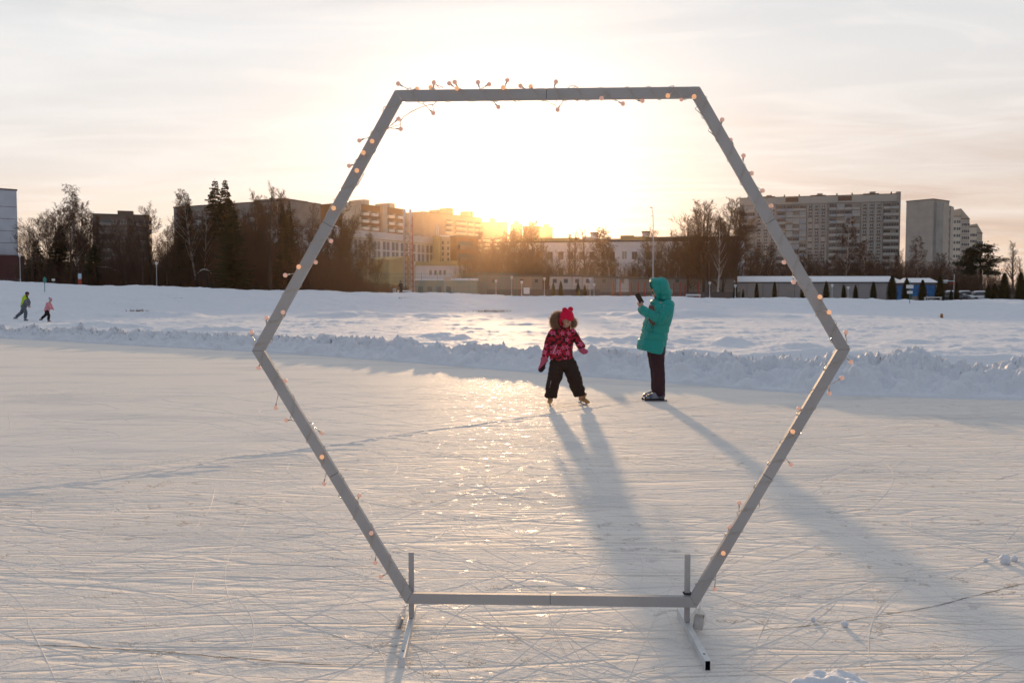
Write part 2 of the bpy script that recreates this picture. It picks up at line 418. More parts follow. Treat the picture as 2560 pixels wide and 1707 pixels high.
# far shore
cz = crest_z(TT)
Hb = sstep(80.5, 114, YY) ** .8 * cz + (fbm(XX * .11, YY * .16, 4) - .5) * .75 * sstep(81, 90, YY) * (1 - sstep(150, 220, YY)) + (fbm(XX * .5 + 3, YY * .5, 5, .6) - .5) * .48 * sstep(81, 88, YY)
H = np.where(YY > 80, H * (1 - sstep(80, 83, YY)) + Hb, H)
far_ = np.clip(YY - CREST, 0, None) * (0.012 + .05 * np.clip(-TT - .1, 0, None)) * .6
H = np.where(YY > CREST, H + far_ - .35 * sstep(120, 128, YY), H)
nR = len(rows)
vco = np.stack([XX, YY, H], -1).reshape(-1, 3)
idx = np.arange(nR * NC).reshape(nR, NC)
quads = np.stack([idx[:-1, :-1], idx[:-1, 1:], idx[1:, 1:], idx[1:, :-1]], -1).reshape(-1, 4)
def grid_mesh(name, vco, quads, m):
    me = bpy.data.meshes.new(name)
    me.vertices.add(len(vco)); me.vertices.foreach_set('co', vco.ravel())
    me.loops.add(quads.size); me.loops.foreach_set('vertex_index', quads.ravel())
    me.polygons.add(len(quads)); me.polygons.foreach_set('loop_start', np.arange(0, quads.size, 4)); me.polygons.foreach_set('loop_total', np.full(len(quads), 4))
    me.polygons.foreach_set('use_smooth', np.ones(len(quads), bool)); me.materials.append(m)
    me.update(calc_edges=True); return me
tag(link('snow_ground', grid_mesh('snow_ground', vco, quads, M['snow'])), kind='structure')
mb = MB(); mb.add([(-60, -40, 0), (60, -40, 0), (60, 45, 0), (-60, 45, 0)], [(0, 1, 2, 3)])
tag(mb.build('ice', M['ice']), kind='structure')

# skate tracks: shallow burrs thrown up along each cut
mb = MB(); rg = random.Random(5)
def track(pts, w, h, wob=.25):
    n = len(pts); vs = []
    for i, p in enumerate(pts):
        a = pts[max(i - 1, 0)]; c = pts[min(i + 1, n - 1)]; dx, dy = c[0] - a[0], c[1] - a[1]; l = math.hypot(dx, dy) or 1
        nx, ny = -dy / l, dx / l; ww = w * (1 + rg.uniform(-wob, wob)); k = math.sin(math.pi * min(1, max(0, i / (n - 1)))) ** .4; hh_ = h * k * (1 + rg.uniform(-.6, .4))
        vs += [(p[0] - nx * ww / 2, p[1] - ny * ww / 2, -.0005), (p[0] + nx * ww * .15, p[1] + ny * ww * .15, max(hh_, .0006)), (p[0] + nx * ww / 2, p[1] + ny * ww / 2, -.0005)]
    mb.add(vs, [(3 * i, 3 * i + 1, 3 * i + 4, 3 * i + 3) for i in range(n - 1)] + [(3 * i + 1, 3 * i + 2, 3 * i + 5, 3 * i + 4) for i in range(n - 1)])
def arc(x, y, a, L, cv, dcv=0, n=26):
    pts = []
    for i in range(n):
        pts.append((x, y)); x += math.cos(a) * L / n; y += math.sin(a) * L / n; a += cv * L / n; cv += dcv * L / n
    return pts
for i in range(1500):
    y = 2.2 + 11.5 * rg.random() ** 1.7; x = rg.uniform(-.75, .75) * (y + 1.5)
    a = rg.gauss(.2, .6) if rg.random() < .4 else rg.uniform(0, math.pi)
    L = rg.uniform(.4, 3.2) if rg.random() < .5 else rg.uniform(.15, .6)
    w = rg.uniform(.002, .005) * (1 + y * .05)
    track(arc(x, y, a, L, rg.gauss(0, .35), rg.gauss(0, .25)), w, rg.uniform(.0005, .0014) * (1 + y * .04))
tag(mb.build('skate_tracks', M['groove']), 'thin curved skate scratches cut all over the rink ice', None, None, 'stuff')
# seam where two freezes of the rink met
mb = MB()
seam = [gp(a * D2S, c * D2S) for a, c in ((-300, 1158), (-20, 1135), (200, 1108), (370, 1088), (520, 1052), (640, 1040), (800, 1018), (960, 992), (1100, 975), (1280, 948), (1500, 918))]
pts = []
for a, c in zip(seam[:-1], seam[1:]):
    m_ = max(3, int((c - a).length / .05))
    for i in range(m_):
        p = a.lerp(c, i / m_); pts.append((p.x + rg.uniform(-.01, .01), p.y + rg.uniform(-.03, .03)))
track(pts, .03, .006, .6)
for i in range(60):
    p = pts[int(rg.random() ** 1.3 * len(pts) * .75)]
    track(arc(p[0], p[1] + rg.uniform(-.1, .06), rg.gauss(.35, .3), rg.uniform(.15, .7), 0, 0, 8), rg.uniform(.02, .06), .005, .6)
tag(mb.build('ice_seam', M['groove']), kind='structure')
mb = MB()
for L_ in (((-60, 1478), (140, 1482), (370, 1495), (560, 1512), (700, 1522), (790, 1526), (900, 1526)), ((1690, 1452), (1850, 1436), (1990, 1418), (2130, 1395), (2260, 1362), (2380, 1332), (2500, 1290))):
    q = [gp(a * D2S, c * D2S, .002) for a, c in L_]; pts = []
    for a, c in zip(q[:-1], q[1:]):
        m_ = max(3, int((c - a).length / .03))
        for i in range(m_): p = a.lerp(c, i / m_); pts.append((p.x + rg.uniform(-.002, .002), p.y + rg.uniform(-.004, .004)))
    n = len(pts); vs = []
    for i, p in enumerate(pts):
        w = .0026 * (1 + rg.uniform(-.6, .6)) * min(1, i / 12 + .2, (n - 1 - i) / 12 + .2)
        vs += [(p[0], p[1] - w, .0022), (p[0], p[1] + w, .0022)]
    mb.add(vs, [(2 * i, 2 * i + 2, 2 * i + 3, 2 * i + 1) for i in range(n - 1)])
tag(mb.build('ice_crack', M['crack']), kind='structure')
# snow lumps on the ice
def lump(name, label, pos, r, seed, group=None):
    m_ = MB(); rr = random.Random(seed)
    for k in range(rr.choice((2, 3, 4))):
        m_.ball((rr.uniform(-.5, .5) * r * (k > 0), rr.uniform(-.3, .3) * r * (k > 0), r * (.75 if k == 0 else .4)), r * (1 if k == 0 else rr.uniform(.4, .7)), 16, 10)
    o = m_.build(name, M['snow']); fuse(o, r * .14, 2)
    displace(o, lambda p, n: p + n * (r * .22 * mnoise.noise(p * (2.2 / r) + Vector((seed, 0, 0)))))
    o.location = pos; tag(o, label, 'snow lump', group); return o
lump('snow_lump', 'tall knobbly snow lump right of the frame, biggest of the chunks beside it', gp(2512, 1408), .028, 1)
lump('snow_lump', 'low snow chunk touching the tall knobbly snow lump', gp(2536, 1402), .018, 2)
lump('snow_lump', 'small pointed snow crumb left of the tall knobbly snow lump', gp(2464, 1404), .012, 3)
lump('snow_lump', 'round snowball lying on the ice just below the dark crack', gp(2112, 1566), .015, 4)
lump('snow_lump', 'small snow lump touching the near end of the dark crack', gp(2032, 1552), .011, 9)
lump('snow_lump', 'snow chunk at the foot of the plough ridge beside the standing adult', gp(1592, 941), .05, 5)
lump('snow_lump', 'dark snow chunk near the plough ridge behind the standing adult', gp(1682, 943), .055, 6)
mb = MB(); rg2 = random.Random(3)
for k in range(26):
    u = rg2.uniform(-1, 1); mb.ball((u * .22, rg2.uniform(-.05, .05), .0), (.05 * (1.2 - abs(u)), .05, .060 * (1.1 - abs(u) ** 1.5)), 14, 8)
o = mb.build('snow_heap', M['snow']); fuse(o, .007, 2)
displace(o, lambda p, n: p + n * (.008 * mnoise.noise(p * 22) + .003 * mnoise.noise(p * 80)))
o.location = gp(2080, 1730); tag(o, 'heap of scraped snow cut off by the bottom edge of the picture', 'snow heap')

# ------------------------------------------------------------------ hexagonal frame
FD = 3.694
M['paint'] = mat('frame_paint', (.405, .40, .405), .62, .25, bump=(35, .0006, 3), var=(2.2, (.345, .34, .345), .40, .62))
M['tube_steel'] = mat('foot_steel', (.50, .52, .53), .38, .5, bump=(40, .0008, 3), var=(9.0, (.64, .66, .68), .45, .62))
M['dark'] = mat('dark_gap', (.03, .03, .03), .8, .2)
def fpt(dx, dy, back=0.0):
    """point of the frame's own plane, which stands a little turned to the camera"""
    px, py = dx * D2S, dy * D2S
    Y = FD
    for _ in range(4): Y = FD + back - .038 * at(px, py, Y).x
    return at(px, py, Y)
OUT = [fpt(907, 207), fpt(1607.5, 199), fpt(1953.5, 802.5), fpt(1600, 1395), fpt(932, 1386), fpt(578, 805.5)]
cen = sum(OUT, Vector()) / 6
nrm = Vector((.038, 1, 0)).normalized()
INN = []
WB = .0445
for i in range(6):
    p = OUT[i]; a = (OUT[i - 1] - p).normalized(); c = (OUT[(i + 1) % 6] - p).normalized()
    bis = (a + c).normalized(); s = math.sin(a.angle(c) / 2); INN.append(p + bis * (WB / s))
TH = .027
frame = empty('hexagonal_frame', (cen.x, cen.y, 0))
tag(frame, 'tall grey metal hexagon photo frame standing on the ice, fairy lights wound round it', 'photo frame')
org = Vector((cen.x, cen.y, 0))
for i in range(6):
    j = (i + 1) % 6; mb = MB(); g = .0008
    for s0, s1, in ((0, .5), (.5, 1)):
        def pt(k0, k1, s): return k0.lerp(k1, s)
        L_ = (OUT[j] - OUT[i]).length; e = g / L_
        a, b_ = (s0 + (e if s0 else e * .6)), (s1 - (e if s1 == .5 else e * .6))
        q = [pt(OUT[i], OUT[j], a), pt(OUT[i], OUT[j], b_), pt(INN[i], INN[j], b_), pt(INN[i], INN[j], a)]
        q = [v - org for v in q]
        mb.add([v for v in q] + [v + nrm * TH for v in q], [(0, 1, 2, 3), (7, 6, 5, 4), (0, 4, 5, 1), (1, 5, 6, 2), (2, 6, 7, 3), (3, 7, 4, 0)])
    # sleeve that shows as a dark seam in the middle
    mo = OUT[i].lerp(OUT[j], .5) - org; mi_ = INN[i].lerp(INN[j], .5) - org; d = (OUT[j] - OUT[i]).normalized() * .02; x_ = (mi_ - mo) * .04
    q = [mo - d + x_, mo + d + x_, mi_ + d - x_, mi_ - d - x_]
    mb.add([v + nrm * .0015 for v in q] + [v + nrm * (TH - .0015) for v in q], [(0, 1, 2, 3), (7, 6, 5, 4), (0, 4, 5, 1), (1, 5, 6, 2), (2, 6, 7, 3), (3, 7, 4, 0)], 1)
    o = mb.build('frame_bar', [M['paint'], M['dark']], frame)
    bv = o.modifiers.new('b', 'BEVEL'); bv.width = .0015; bv.segments = 2; bv.limit_method = 'ANGLE'
def local(p): return Vector(p) - org
FOOT = []
for px, ptop, sgn, fr, bk in ((945.5, 1267, -1, (1017, 1668), (1048, 1512)), (1577.5, 1272, 1, (1769, 1676), (1679, 1518))):
    base = fpt(px, 1440, .032); x0 = base.x; y0 = base.y
    zt = fpt(px, ptop, .032).z
    mb = MB(); mb.box2((x0 - .011, y0 - .010, .0415), (x0 + .011, y0 + .010, zt))
    mb.v = [tuple(local(v)) for v in mb.v]
    o = mb.build('post', M['paint'], frame); bv = o.modifiers.new('b', 'BEVEL'); bv.width = .0015; bv.segments = 2
    mb = MB(); mb.box((x0, y0 - .001, base.z * 0 + fpt(px, 1361, .032).z), (.034, .026, .006)); mb.v = [tuple(local(v)) for v in mb.v]
    mb.build('bracket', M['dark'], frame)
    # foot: hollow 40 x 22 mm tube lying on the ice, front to back
    yf = gp(*fr).y; yb = gp(*bk, .04).y; xf = x0 + (gp(*fr).x - x0) * .35; xb = x0 - (gp(*fr).x - x0) * .35
    mb = MB(); w, h, t = .0225, .040, .002
    def ring(x, y, ww, z0, z1): return [(x - ww / 2, y, z0), (x + ww / 2, y, z0), (x + ww / 2, y, z1), (x - ww / 2, y, z1)]
    A = ring(xf, yf, w, 0, h); B = ring(xb, yb, w, 0, h); C_ = ring(xf, yf, w - 2 * t, t, h - t); dd = (yb - yf)
    Dp = [(c[0] + (xb - xf) * .5, c[1] + dd * .5, c[2]) for c in C_]
    mb.add(A + B, [(0, 1, 5, 4), (1, 2, 6, 5), (2, 3, 7, 6), (3, 0, 4, 7), (4, 5, 6, 7)])
    if sgn > 0:
        mb.add(A + C_, [(0, 4, 5, 1), (1, 5, 6, 2), (2, 6, 7, 3), (3, 7, 4, 0)])
        mb.add(C_ + Dp, [(0, 4, 5, 1), (1, 5, 6, 2), (2, 6, 7, 3), (3, 7, 4, 0), (4, 7, 6, 5)], 1)
    else: mb.add(A, [(3, 2, 1, 0)])
    u = .11; hx, hy = xf + (xb - xf) * u, yf + dd * u
    mb.lathe([(.0052, h + .0003), (.0052, h + .0007)], 14, (hx, hy, 0), 1)
    mb.v = [tuple(local(v)) for v in mb.v]
    mb.build('foot', [M['tube_steel'], M['dark']], frame)
    FOOT.append((x0, y0))

# ------------------------------------------------------------------ fairy lights
M['wire'] = mat('clear_wire', (.52, .46, .41), .25, .8)
def bulb_extra(nt, b, tc):
    b.inputs['Emission Color'].default_value = (1.0, .42, .24, 1); b.inputs['Emission Strength'].default_value = .22
    b.inputs['Subsurface Weight'].default_value = .0
M['bulb'] = mat('frosted_bulb', (.74, .54, .47), .5, .4, extra=bulb_extra)
def bulb_extra2(nt, b, tc):
    b.inputs['Emission Color'].default_value = (1.0, .46, .20, 1); b.inputs['Emission Strength'].default_value = .55
M['bulb_lit'] = mat('lit_bulb', (.75, .45, .3), .5, .4, extra=bulb_extra2)
lights = empty('fairy_lights', (cen.x, cen.y, 0))
tag(lights, 'string of small round pinkish bulbs on thin wire wound round the hexagonal frame', 'fairy lights')
wire = MB(); rl = random.Random(21)
# helix round every bar except the bottom one
def helix(i, turns, ph=0., loose=.004):
    j = (i + 1) % 6; a0, a1 = (OUT[i] + INN[i]) / 2 + nrm * TH / 2, (OUT[j] + INN[j]) / 2 + nrm * TH / 2
    ax = (a1 - a0).normalized(); side = nrm.cross(ax).normalized(); n = int(turns * 16); pts = []
    for k in range(n + 1):
        u = k / n; a = ph + 2 * math.pi * turns * u + .5 * math.sin(u * 23 + i)
        c, s = math.cos(a), math.sin(a); m_ = max(abs(c) / (WB / 2), abs(s) / (TH / 2))
        ex = loose * (1 + max(0, mnoise.noise(Vector((u * 9, i * 3.1, 0)))) * 3)
        p = a0.lerp(a1, u) + side * (c / m_ + math.copysign(ex, c) * abs(c)) + nrm * (s / m_ + math.copysign(.0018, s))
        pts.append(p - org)
    for off in (0, .0022):
        wire.tube([p + ax * off * (1 + math.sin(q * .9)) + nrm * (-.0006 if off else 0) for q, p in enumerate(pts)], .0010, 4)
    return pts
WP = []
for i, tn in ((5, 9.5), (0, 12.5), (1, 11.5), (2, 10.5), (4, 9.5)): WP += helix(i, tn, i * .7)
def b(x, y, lit=0): return (x, y, lit)
BULBS = [b(914, 192), b(957, 203, 1), b(988, 199, 1), b(996, 189), b(1031, 190), b(1044, 188), b(1050, 205, 1), b(1097, 187), b(1123, 193), b(1156, 203, 1), b(1165, 184), b(1195, 195), b(1219, 198, 1), b(1277, 188),
    b(994, 258), b(1144, 244), b(1281, 251), b(1381, 228), b(1431, 238), b(1476, 231), b(1533, 222, 1), b(1566, 227), b(1593, 224, 1),
    b(914, 272), b(919, 295), b(824, 322), b(856, 326, 1), b(836, 352, 1), b(800, 380), b(821, 393, 1), b(768, 479, 1), b(758, 553), b(722, 602), b(688, 613, 1), b(652, 632), b(611, 730), b(577, 763), b(652, 717),
    b(593, 845), b(653, 875), b(632, 937), b(655, 966), b(737, 996), b(741, 1048, 1), b(742, 1112), b(824, 1139), b(854, 1222), b(860, 1294), b(874, 1324),
    b(1659, 275), b(1680, 320), b(1709, 357), b(1727, 398), b(1752, 438), b(1774, 472), b(1803, 602), b(1824, 648), b(1881, 682, 1), b(1902, 717, 1), b(1946, 763),
    b(1958, 832), b(1935, 868), b(1908, 904), b(1836, 939), b(1819, 990, 1), b(1818, 1067), b(1700, 1157), b(1677, 1212), b(1660, 1268, 1), b(1643, 1354)]
def inside_bar(p):
    """is p (frame plane) over a bar?"""
    for i in range(6):
        j = (i + 1) % 6; d = (OUT[j] - OUT[i]); L_ = d.length; d.normalize(); w = p - OUT[i]; s = w.dot(d)
        perp = w - d * s; inw = (INN[i] - OUT[i]); inw = (inw - d * inw.dot(d)).normalized(); h = perp.dot(inw)
        if 0 <= s <= L_ and -.003 < h < WB + .003: return True
    return False
bm_ = MB(); bm_.ball((0, 0, 0), .0096, 16, 10); me_b = bm_.mesh('bulb', M['bulb'], True)
bm_ = MB(); bm_.ball((0, 0, 0), .0096, 16, 10); me_bl = bm_.mesh('bulb_lit', M['bulb_lit'], True)
bm_ = MB(); bm_.lathe([(.0016, -.014), (.0030, -.012), (.0036, -.002), (.0040, 0), (.0036, .001)], 8); me_s = bm_.mesh('socket', M['wire'], True)
for k, (x, y, lit) in enumerate(BULBS):
    p = fpt(x, y); on = inside_bar(p)
    p = p + nrm * (-.0125 if on else TH * rl.uniform(.1, .8)) - org
    q = min(WP, key=lambda w: (w - p).length + (0 if (w - p).length > .018 else 1))
    if on: q = q.copy(); q.y = min(q.y, p.y + .012)
    d = (p - q); L_ = d.length; d.normalize()
    o = link('bulb', me_bl if lit else me_b, lights, p)
    s_ = link('socket', me_s, o, -d * .0075); s_.rotation_euler = d.to_track_quat('Z', 'Y').to_euler()
    mid = q.lerp(p - d * .02, .5) + Vector((rl.uniform(-1, 1), 0, rl.uniform(-1, 1))) * L_ * .08
    e = p - d * .019
    wire.tube([q, q.lerp(mid, .6), mid, mid.lerp(e, .6), e], .0013, 4)
    wire.tube([q + Vector((.003, 0, .002)), mid + Vector((.0025, 0, -.001)), e], .0009, 4)
# slack loops at the upper left corner and under the top bar
for L_ in (((878, 301), (895, 293), (908, 288), (919, 286), (917, 278), (926, 268), (944, 256), (965, 246), (985, 240), (994, 240), (1004, 229)),
           ((919, 286), (919, 292)), ((994, 240), (994, 253)), ((1010, 203), (1000, 194), (1018, 200)), ((1120, 226), (1133, 230), (1142, 233), (1148, 228)), ((1240, 227), (1256, 231), (1274, 240), (1281, 226)), ((1274, 240), (1281, 248)),
           ((1302, 203), (1310, 196), (1322, 196), (1330, 203)), ((1316, 227), (1326, 231), (1338, 226)), ((812, 434), (828, 410), (836, 398)), ((760, 470), (752, 486), (745, 500)),
           ((1604, 240), (1598, 250), (1612, 262)), ((1634, 285), (1628, 300), (1640, 310)), ((1801, 560), (1800, 580), (1803, 596)), ((1834, 650), (1850, 672), (1858, 684))):
    for o_ in (0, .003):
        pts = [fpt(x, y) + nrm * TH * .4 - org + Vector((o_ * rl.uniform(-1, 1), 0, o_ * rl.uniform(-1, 1))) for x, y in L_]
        fine = []
        for a, c in zip(pts[:-1], pts[1:]): fine += [a, a.lerp(c, .5)]
        wire.tube(fine + [pts[-1]], .0012, 4)
# leads down to the battery bags
BAG = [fpt(918, 1432, .02), fpt(1603, 1424, .02)]
for c, s_ in ((fpt(936, 1388, .02), BAG[0] + Vector((.012, 0, .07))), (fpt(1598, 1396, .02), BAG[1] + Vector((-.01, 0, .055)))):
    a = c - org; e = s_ - org
    wire.tube([a, a.lerp(e, .5) + Vector((.006, 0, 0)), e], .0015, 4)
wire.build('wire', M['wire'], lights, True)
def film_extra(nt, b, tc):
    L = nt.links; N = nt.nodes
    tr = N.new('ShaderNodeBsdfTransparent'); mx = N.new('ShaderNodeMixShader'); mx.inputs[0].default_value = .38
    out = nt.nodes['Material Output']; L.new(tr.outputs[0], mx.inputs[1]); L.new(b.outputs[0], mx.inputs[2]); L.new(mx.outputs[0], out.inputs[0])
M['film'] = mat('bag_film', (.78, .76, .72), .18, .6, bump=(70, .003, 4), extra=film_extra)
M['pack'] = mat('battery_case', (.10, .09, .10), .4, .4)
M['pack_label'] = mat('battery_label', (.42, .26, .05), .5, .4)
M['pack_grey'] = mat('grey_case', (.40, .40, .42), .5, .4)
for k, (c, lab, rot, sz) in enumerate(((BAG[0], 'long clear plastic bag with dark battery pack hanging by the left foot post', R(-18), (.016, .022, .068)),
                                       (BAG[1], 'wide clear plastic bag with grey battery pack hanging by the right foot post', R(8), (.034, .016, .050)))):
    r = empty('battery_bag', c); tag(r, lab, 'plastic bag', 'battery bags hanging from the frame')
    q = Matrix.Rotation(rot if k else -rot, 3, 'Y')
    mb = MB(); mb.ball((0, 0, 0), sz, 18, 14, 0, q); mb.ball(q @ Vector((0, 0, sz[2] * .95)), (.006, .005, .016), 10, 6, 0, q)
    o = mb.build('bag', M['film'], r, True); displace(o, lambda p, n: p + n * .006 * mnoise.noise(p * 60 + Vector((k * 9, 0, 0))))
    mb = MB()
    if k == 0:
        mb.box(q @ Vector((.004, 0, -.002)), (.013, .018, .060), 0, q); mb.box(q @ Vector((.004, -.001, -.040)), (.0135, .018, .014), 1, q)
        mb.box(q @ Vector((-.007, 0, 0)), (.004, .022, .08), 2, q)
    else:
        mb.box(q @ Vector((.004, 0, -.006)), (.040, .012, .066), 2, q); mb.box(q @ Vector((-.016, -.006, -.004)), (.004, .006, .05), 0, q); mb.box(q @ Vector((.004, -.004, .022)), (.034, .012, .012), 0, q)
    mb.build('battery_pack', [M['pack'], M['pack_label'], M['pack_grey']], r)

# ------------------------------------------------------------------ people
def cloth(name, c, rough=.8, spec=.2, bump=(25, .006, 3), sheen=.0, **k):
    m = mat(name, c, rough, spec, bump=bump, **k)
    if sheen: m.node_tree.nodes['Principled BSDF'].inputs['Sheen Weight'].default_value = sheen
    return m
M['skin'] = mat('skin', (.50, .30, .22), .55, .35, var=(30, (.42, .24, .18), .4, .7))
M['skin'].node_tree.nodes['Principled BSDF'].inputs['Subsurface Weight'].default_value = .1
M['skin'].node_tree.nodes['Principled BSDF'].inputs['Subsurface Radius'].default_value = (.01, .004, .002)
M['hair'] = mat('brown_hair', (.08, .045, .03), .6, .3, bump=(80, .004, 3))
M['lip'] = mat('lip', (.42, .14, .12), .5, .3); M['eye'] = mat('eye_dark', (.03, .02, .02), .25, .5)
M['pink_hat'] = cloth('pink_knit', (.62, .010, .055), .9, .1, bump=(160, .003, 2), sheen=.1)
M['teal'] = cloth('teal_nylon', (.002, .265, .240), .5, .35, bump=(14, .012, 4))
M['teal_in'] = cloth('hood_lining', (.02, .10, .09), .8, .1)
M['plum'] = cloth('dark_plum_fabric', (.045, .022, .028), .8, .15)
M['snowpants'] = cloth('brown_black_fabric', (.032, .018, .014), .75, .2, bump=(22, .010, 4))
M['mitten'] = cloth('dusty_pink_fabric', (.42, .09, .15), .8, .15)
M['palm'] = cloth('dark_palm', (.03, .015, .02), .8, .15)
M['tan'] = cloth('tan_leather', (.42, .23, .09), .55, .3); M['steel'] = mat('skate_steel', (.35, .34, .33), .3, .5, .8)
M['grey_boot'] = cloth('blue_grey_leather', (.22, .24, .30), .4, .5, var=(8, (.08, .085, .12), .45, .55)); M['black_boot'] = cloth('black_boot', (.02, .02, .03), .4, .5)
M['fur'] = mat('beige_fur', (.20, .125, .085), .7, .2)
def translucent(m, f, c):
    nt = m.node_tree; b = nt.nodes['Principled BSDF']; t = nt.nodes.new('ShaderNodeBsdfTranslucent'); t.inputs[0].default_value = (*c, 1)
    x = nt.nodes.new('ShaderNodeMixShader'); x.inputs[0].default_value = f; nt.links.new(b.outputs[0], x.inputs[1]); nt.links.new(t.outputs[0], x.inputs[2]); nt.links.new(x.outputs[0], nt.nodes['Material Output'].inputs[0])
translucent(M['fur'], .5, (.75, .55, .40))
M['hood_red'] = cloth('dark_red_lining', (.20, .012, .016), .9, .1)
M['brown_bag'] = cloth('brown_leather', (.10, .035, .018), .45, .4); M['phone'] = mat('phone_case', (.035, .018, .012), .4, .4); M['zip'] = mat('zip', (.55, .55, .58), .3, .5)

def flower_extra(nt, b, tc):
    """scattered six-petal flowers on red and plum patches"""
    N = nt.nodes; L = nt.links
    def mt(op, a, c=None, cl=False):
        n = N.new('ShaderNodeMath'); n.operation = op; n.use_clamp = cl
        for i, v in enumerate((a, c)):
            if v is None: continue
            if isinstance(v, (int, float)): n.inputs[i].default_value = v
            else: L.new(v, n.inputs[i])
        return n.outputs[0]
    sp = N.new('ShaderNodeSeparateXYZ'); L.new(tc.outputs['Object'], sp.inputs[0])
    cb = N.new('ShaderNodeCombineXYZ'); L.new(mt('ADD', sp.outputs[0], mt('MULTIPLY', sp.outputs[1], .6)), cb.inputs[0]); L.new(sp.outputs[2], cb.inputs[1])
    sc = N.new('ShaderNodeVectorMath'); sc.operation = 'SCALE'; sc.inputs['Scale'].default_value = 10.5; L.new(cb.outputs[0], sc.inputs[0])
    vo = N.new('ShaderNodeTexVoronoi'); vo.voronoi_dimensions = '2D'; vo.inputs['Scale'].default_value = 1; vo.inputs['Randomness'].default_value = .62; L.new(sc.outputs[0], vo.inputs[0])
    df = N.new('ShaderNodeVectorMath'); df.operation = 'SUBTRACT'; L.new(sc.outputs[0], df.inputs[0]); L.new(vo.outputs['Position'], df.inputs[1])
    s2 = N.new('ShaderNodeSeparateXYZ'); L.new(df.outputs[0], s2.inputs[0])
    sc2 = N.new('ShaderNodeSeparateColor'); L.new(vo.outputs['Color'], sc2.inputs[0])
    ang = mt('ADD', mt('ARCTAN2', s2.outputs[1], s2.outputs[0]), mt('MULTIPLY', sc2.outputs[0], 6.0))
    pet = mt('ADD', mt('MULTIPLY', mt('COSINE', mt('MULTIPLY', ang, 5.0)), .10), mt('ADD', .24, mt('MULTIPLY', sc2.outputs[1], .10)))
    isf = mt('MULTIPLY', mt('LESS_THAN', vo.outputs['Distance'], pet), mt('GREATER_THAN', sc2.outputs[2], .18))
    core = mt('LESS_THAN', vo.outputs['Distance'], .085)
    v2 = N.new('ShaderNodeTexNoise'); v2.inputs['Scale'].default_value = 2.3; v2.inputs['Detail'].default_value = 1; L.new(sc.outputs[0], v2.inputs[0])
    dk = mt('GREATER_THAN', v2.outputs[0], .50)
    def mix(f, a, c):
        n = N.new('ShaderNodeMix'); n.data_type = 'RGBA'; L.new(f, n.inputs[0])
        for k, v in ((6, a), (7, c)):
            if isinstance(v, tuple): n.inputs[k].default_value = (*v, 1)
            else: L.new(v, n.inputs[k])
        return n.outputs[2]
    c = mix(dk, (.36, .010, .030), (.045, .010, .014)); c = mix(isf, c, (.58, .10, .20)); c = mix(core, c, (.28, .02, .07))
    L.new(c, b.inputs['Base Color'])
M['floral'] = cloth('floral_print', (.4, .02, .05), .75, .2, bump=(20, .008, 4), extra=flower_extra)

def fur_spikes(mb, pts, rad, n, L, seed, mi=0):
    r = random.Random(seed); k = len(pts)
    for i in range(n):
        u = r.random() * (k - 1); a = int(u); f = u - a; c = Vector(pts[a]).lerp(Vector(pts[min(a + 1, k - 1)]), f); rr = rad[a] * (1 - f) + rad[min(a + 1, k - 1)] * f
        d = Vector((r.gauss(0, 1), r.gauss(0, 1), r.gauss(0, 1))).normalized(); p = c + d * rr * .9; e = p + (d + Vector((r.gauss(0, .4), r.gauss(0, .4), r.gauss(0, .4)))) * L * r.uniform(.5, 1.2)
        s = d.cross(Vector((r.random(), r.random(), r.random()))).normalized() * .0022
        mb.add([p - s, p + s, e], [(0, 1, 2)], mi)

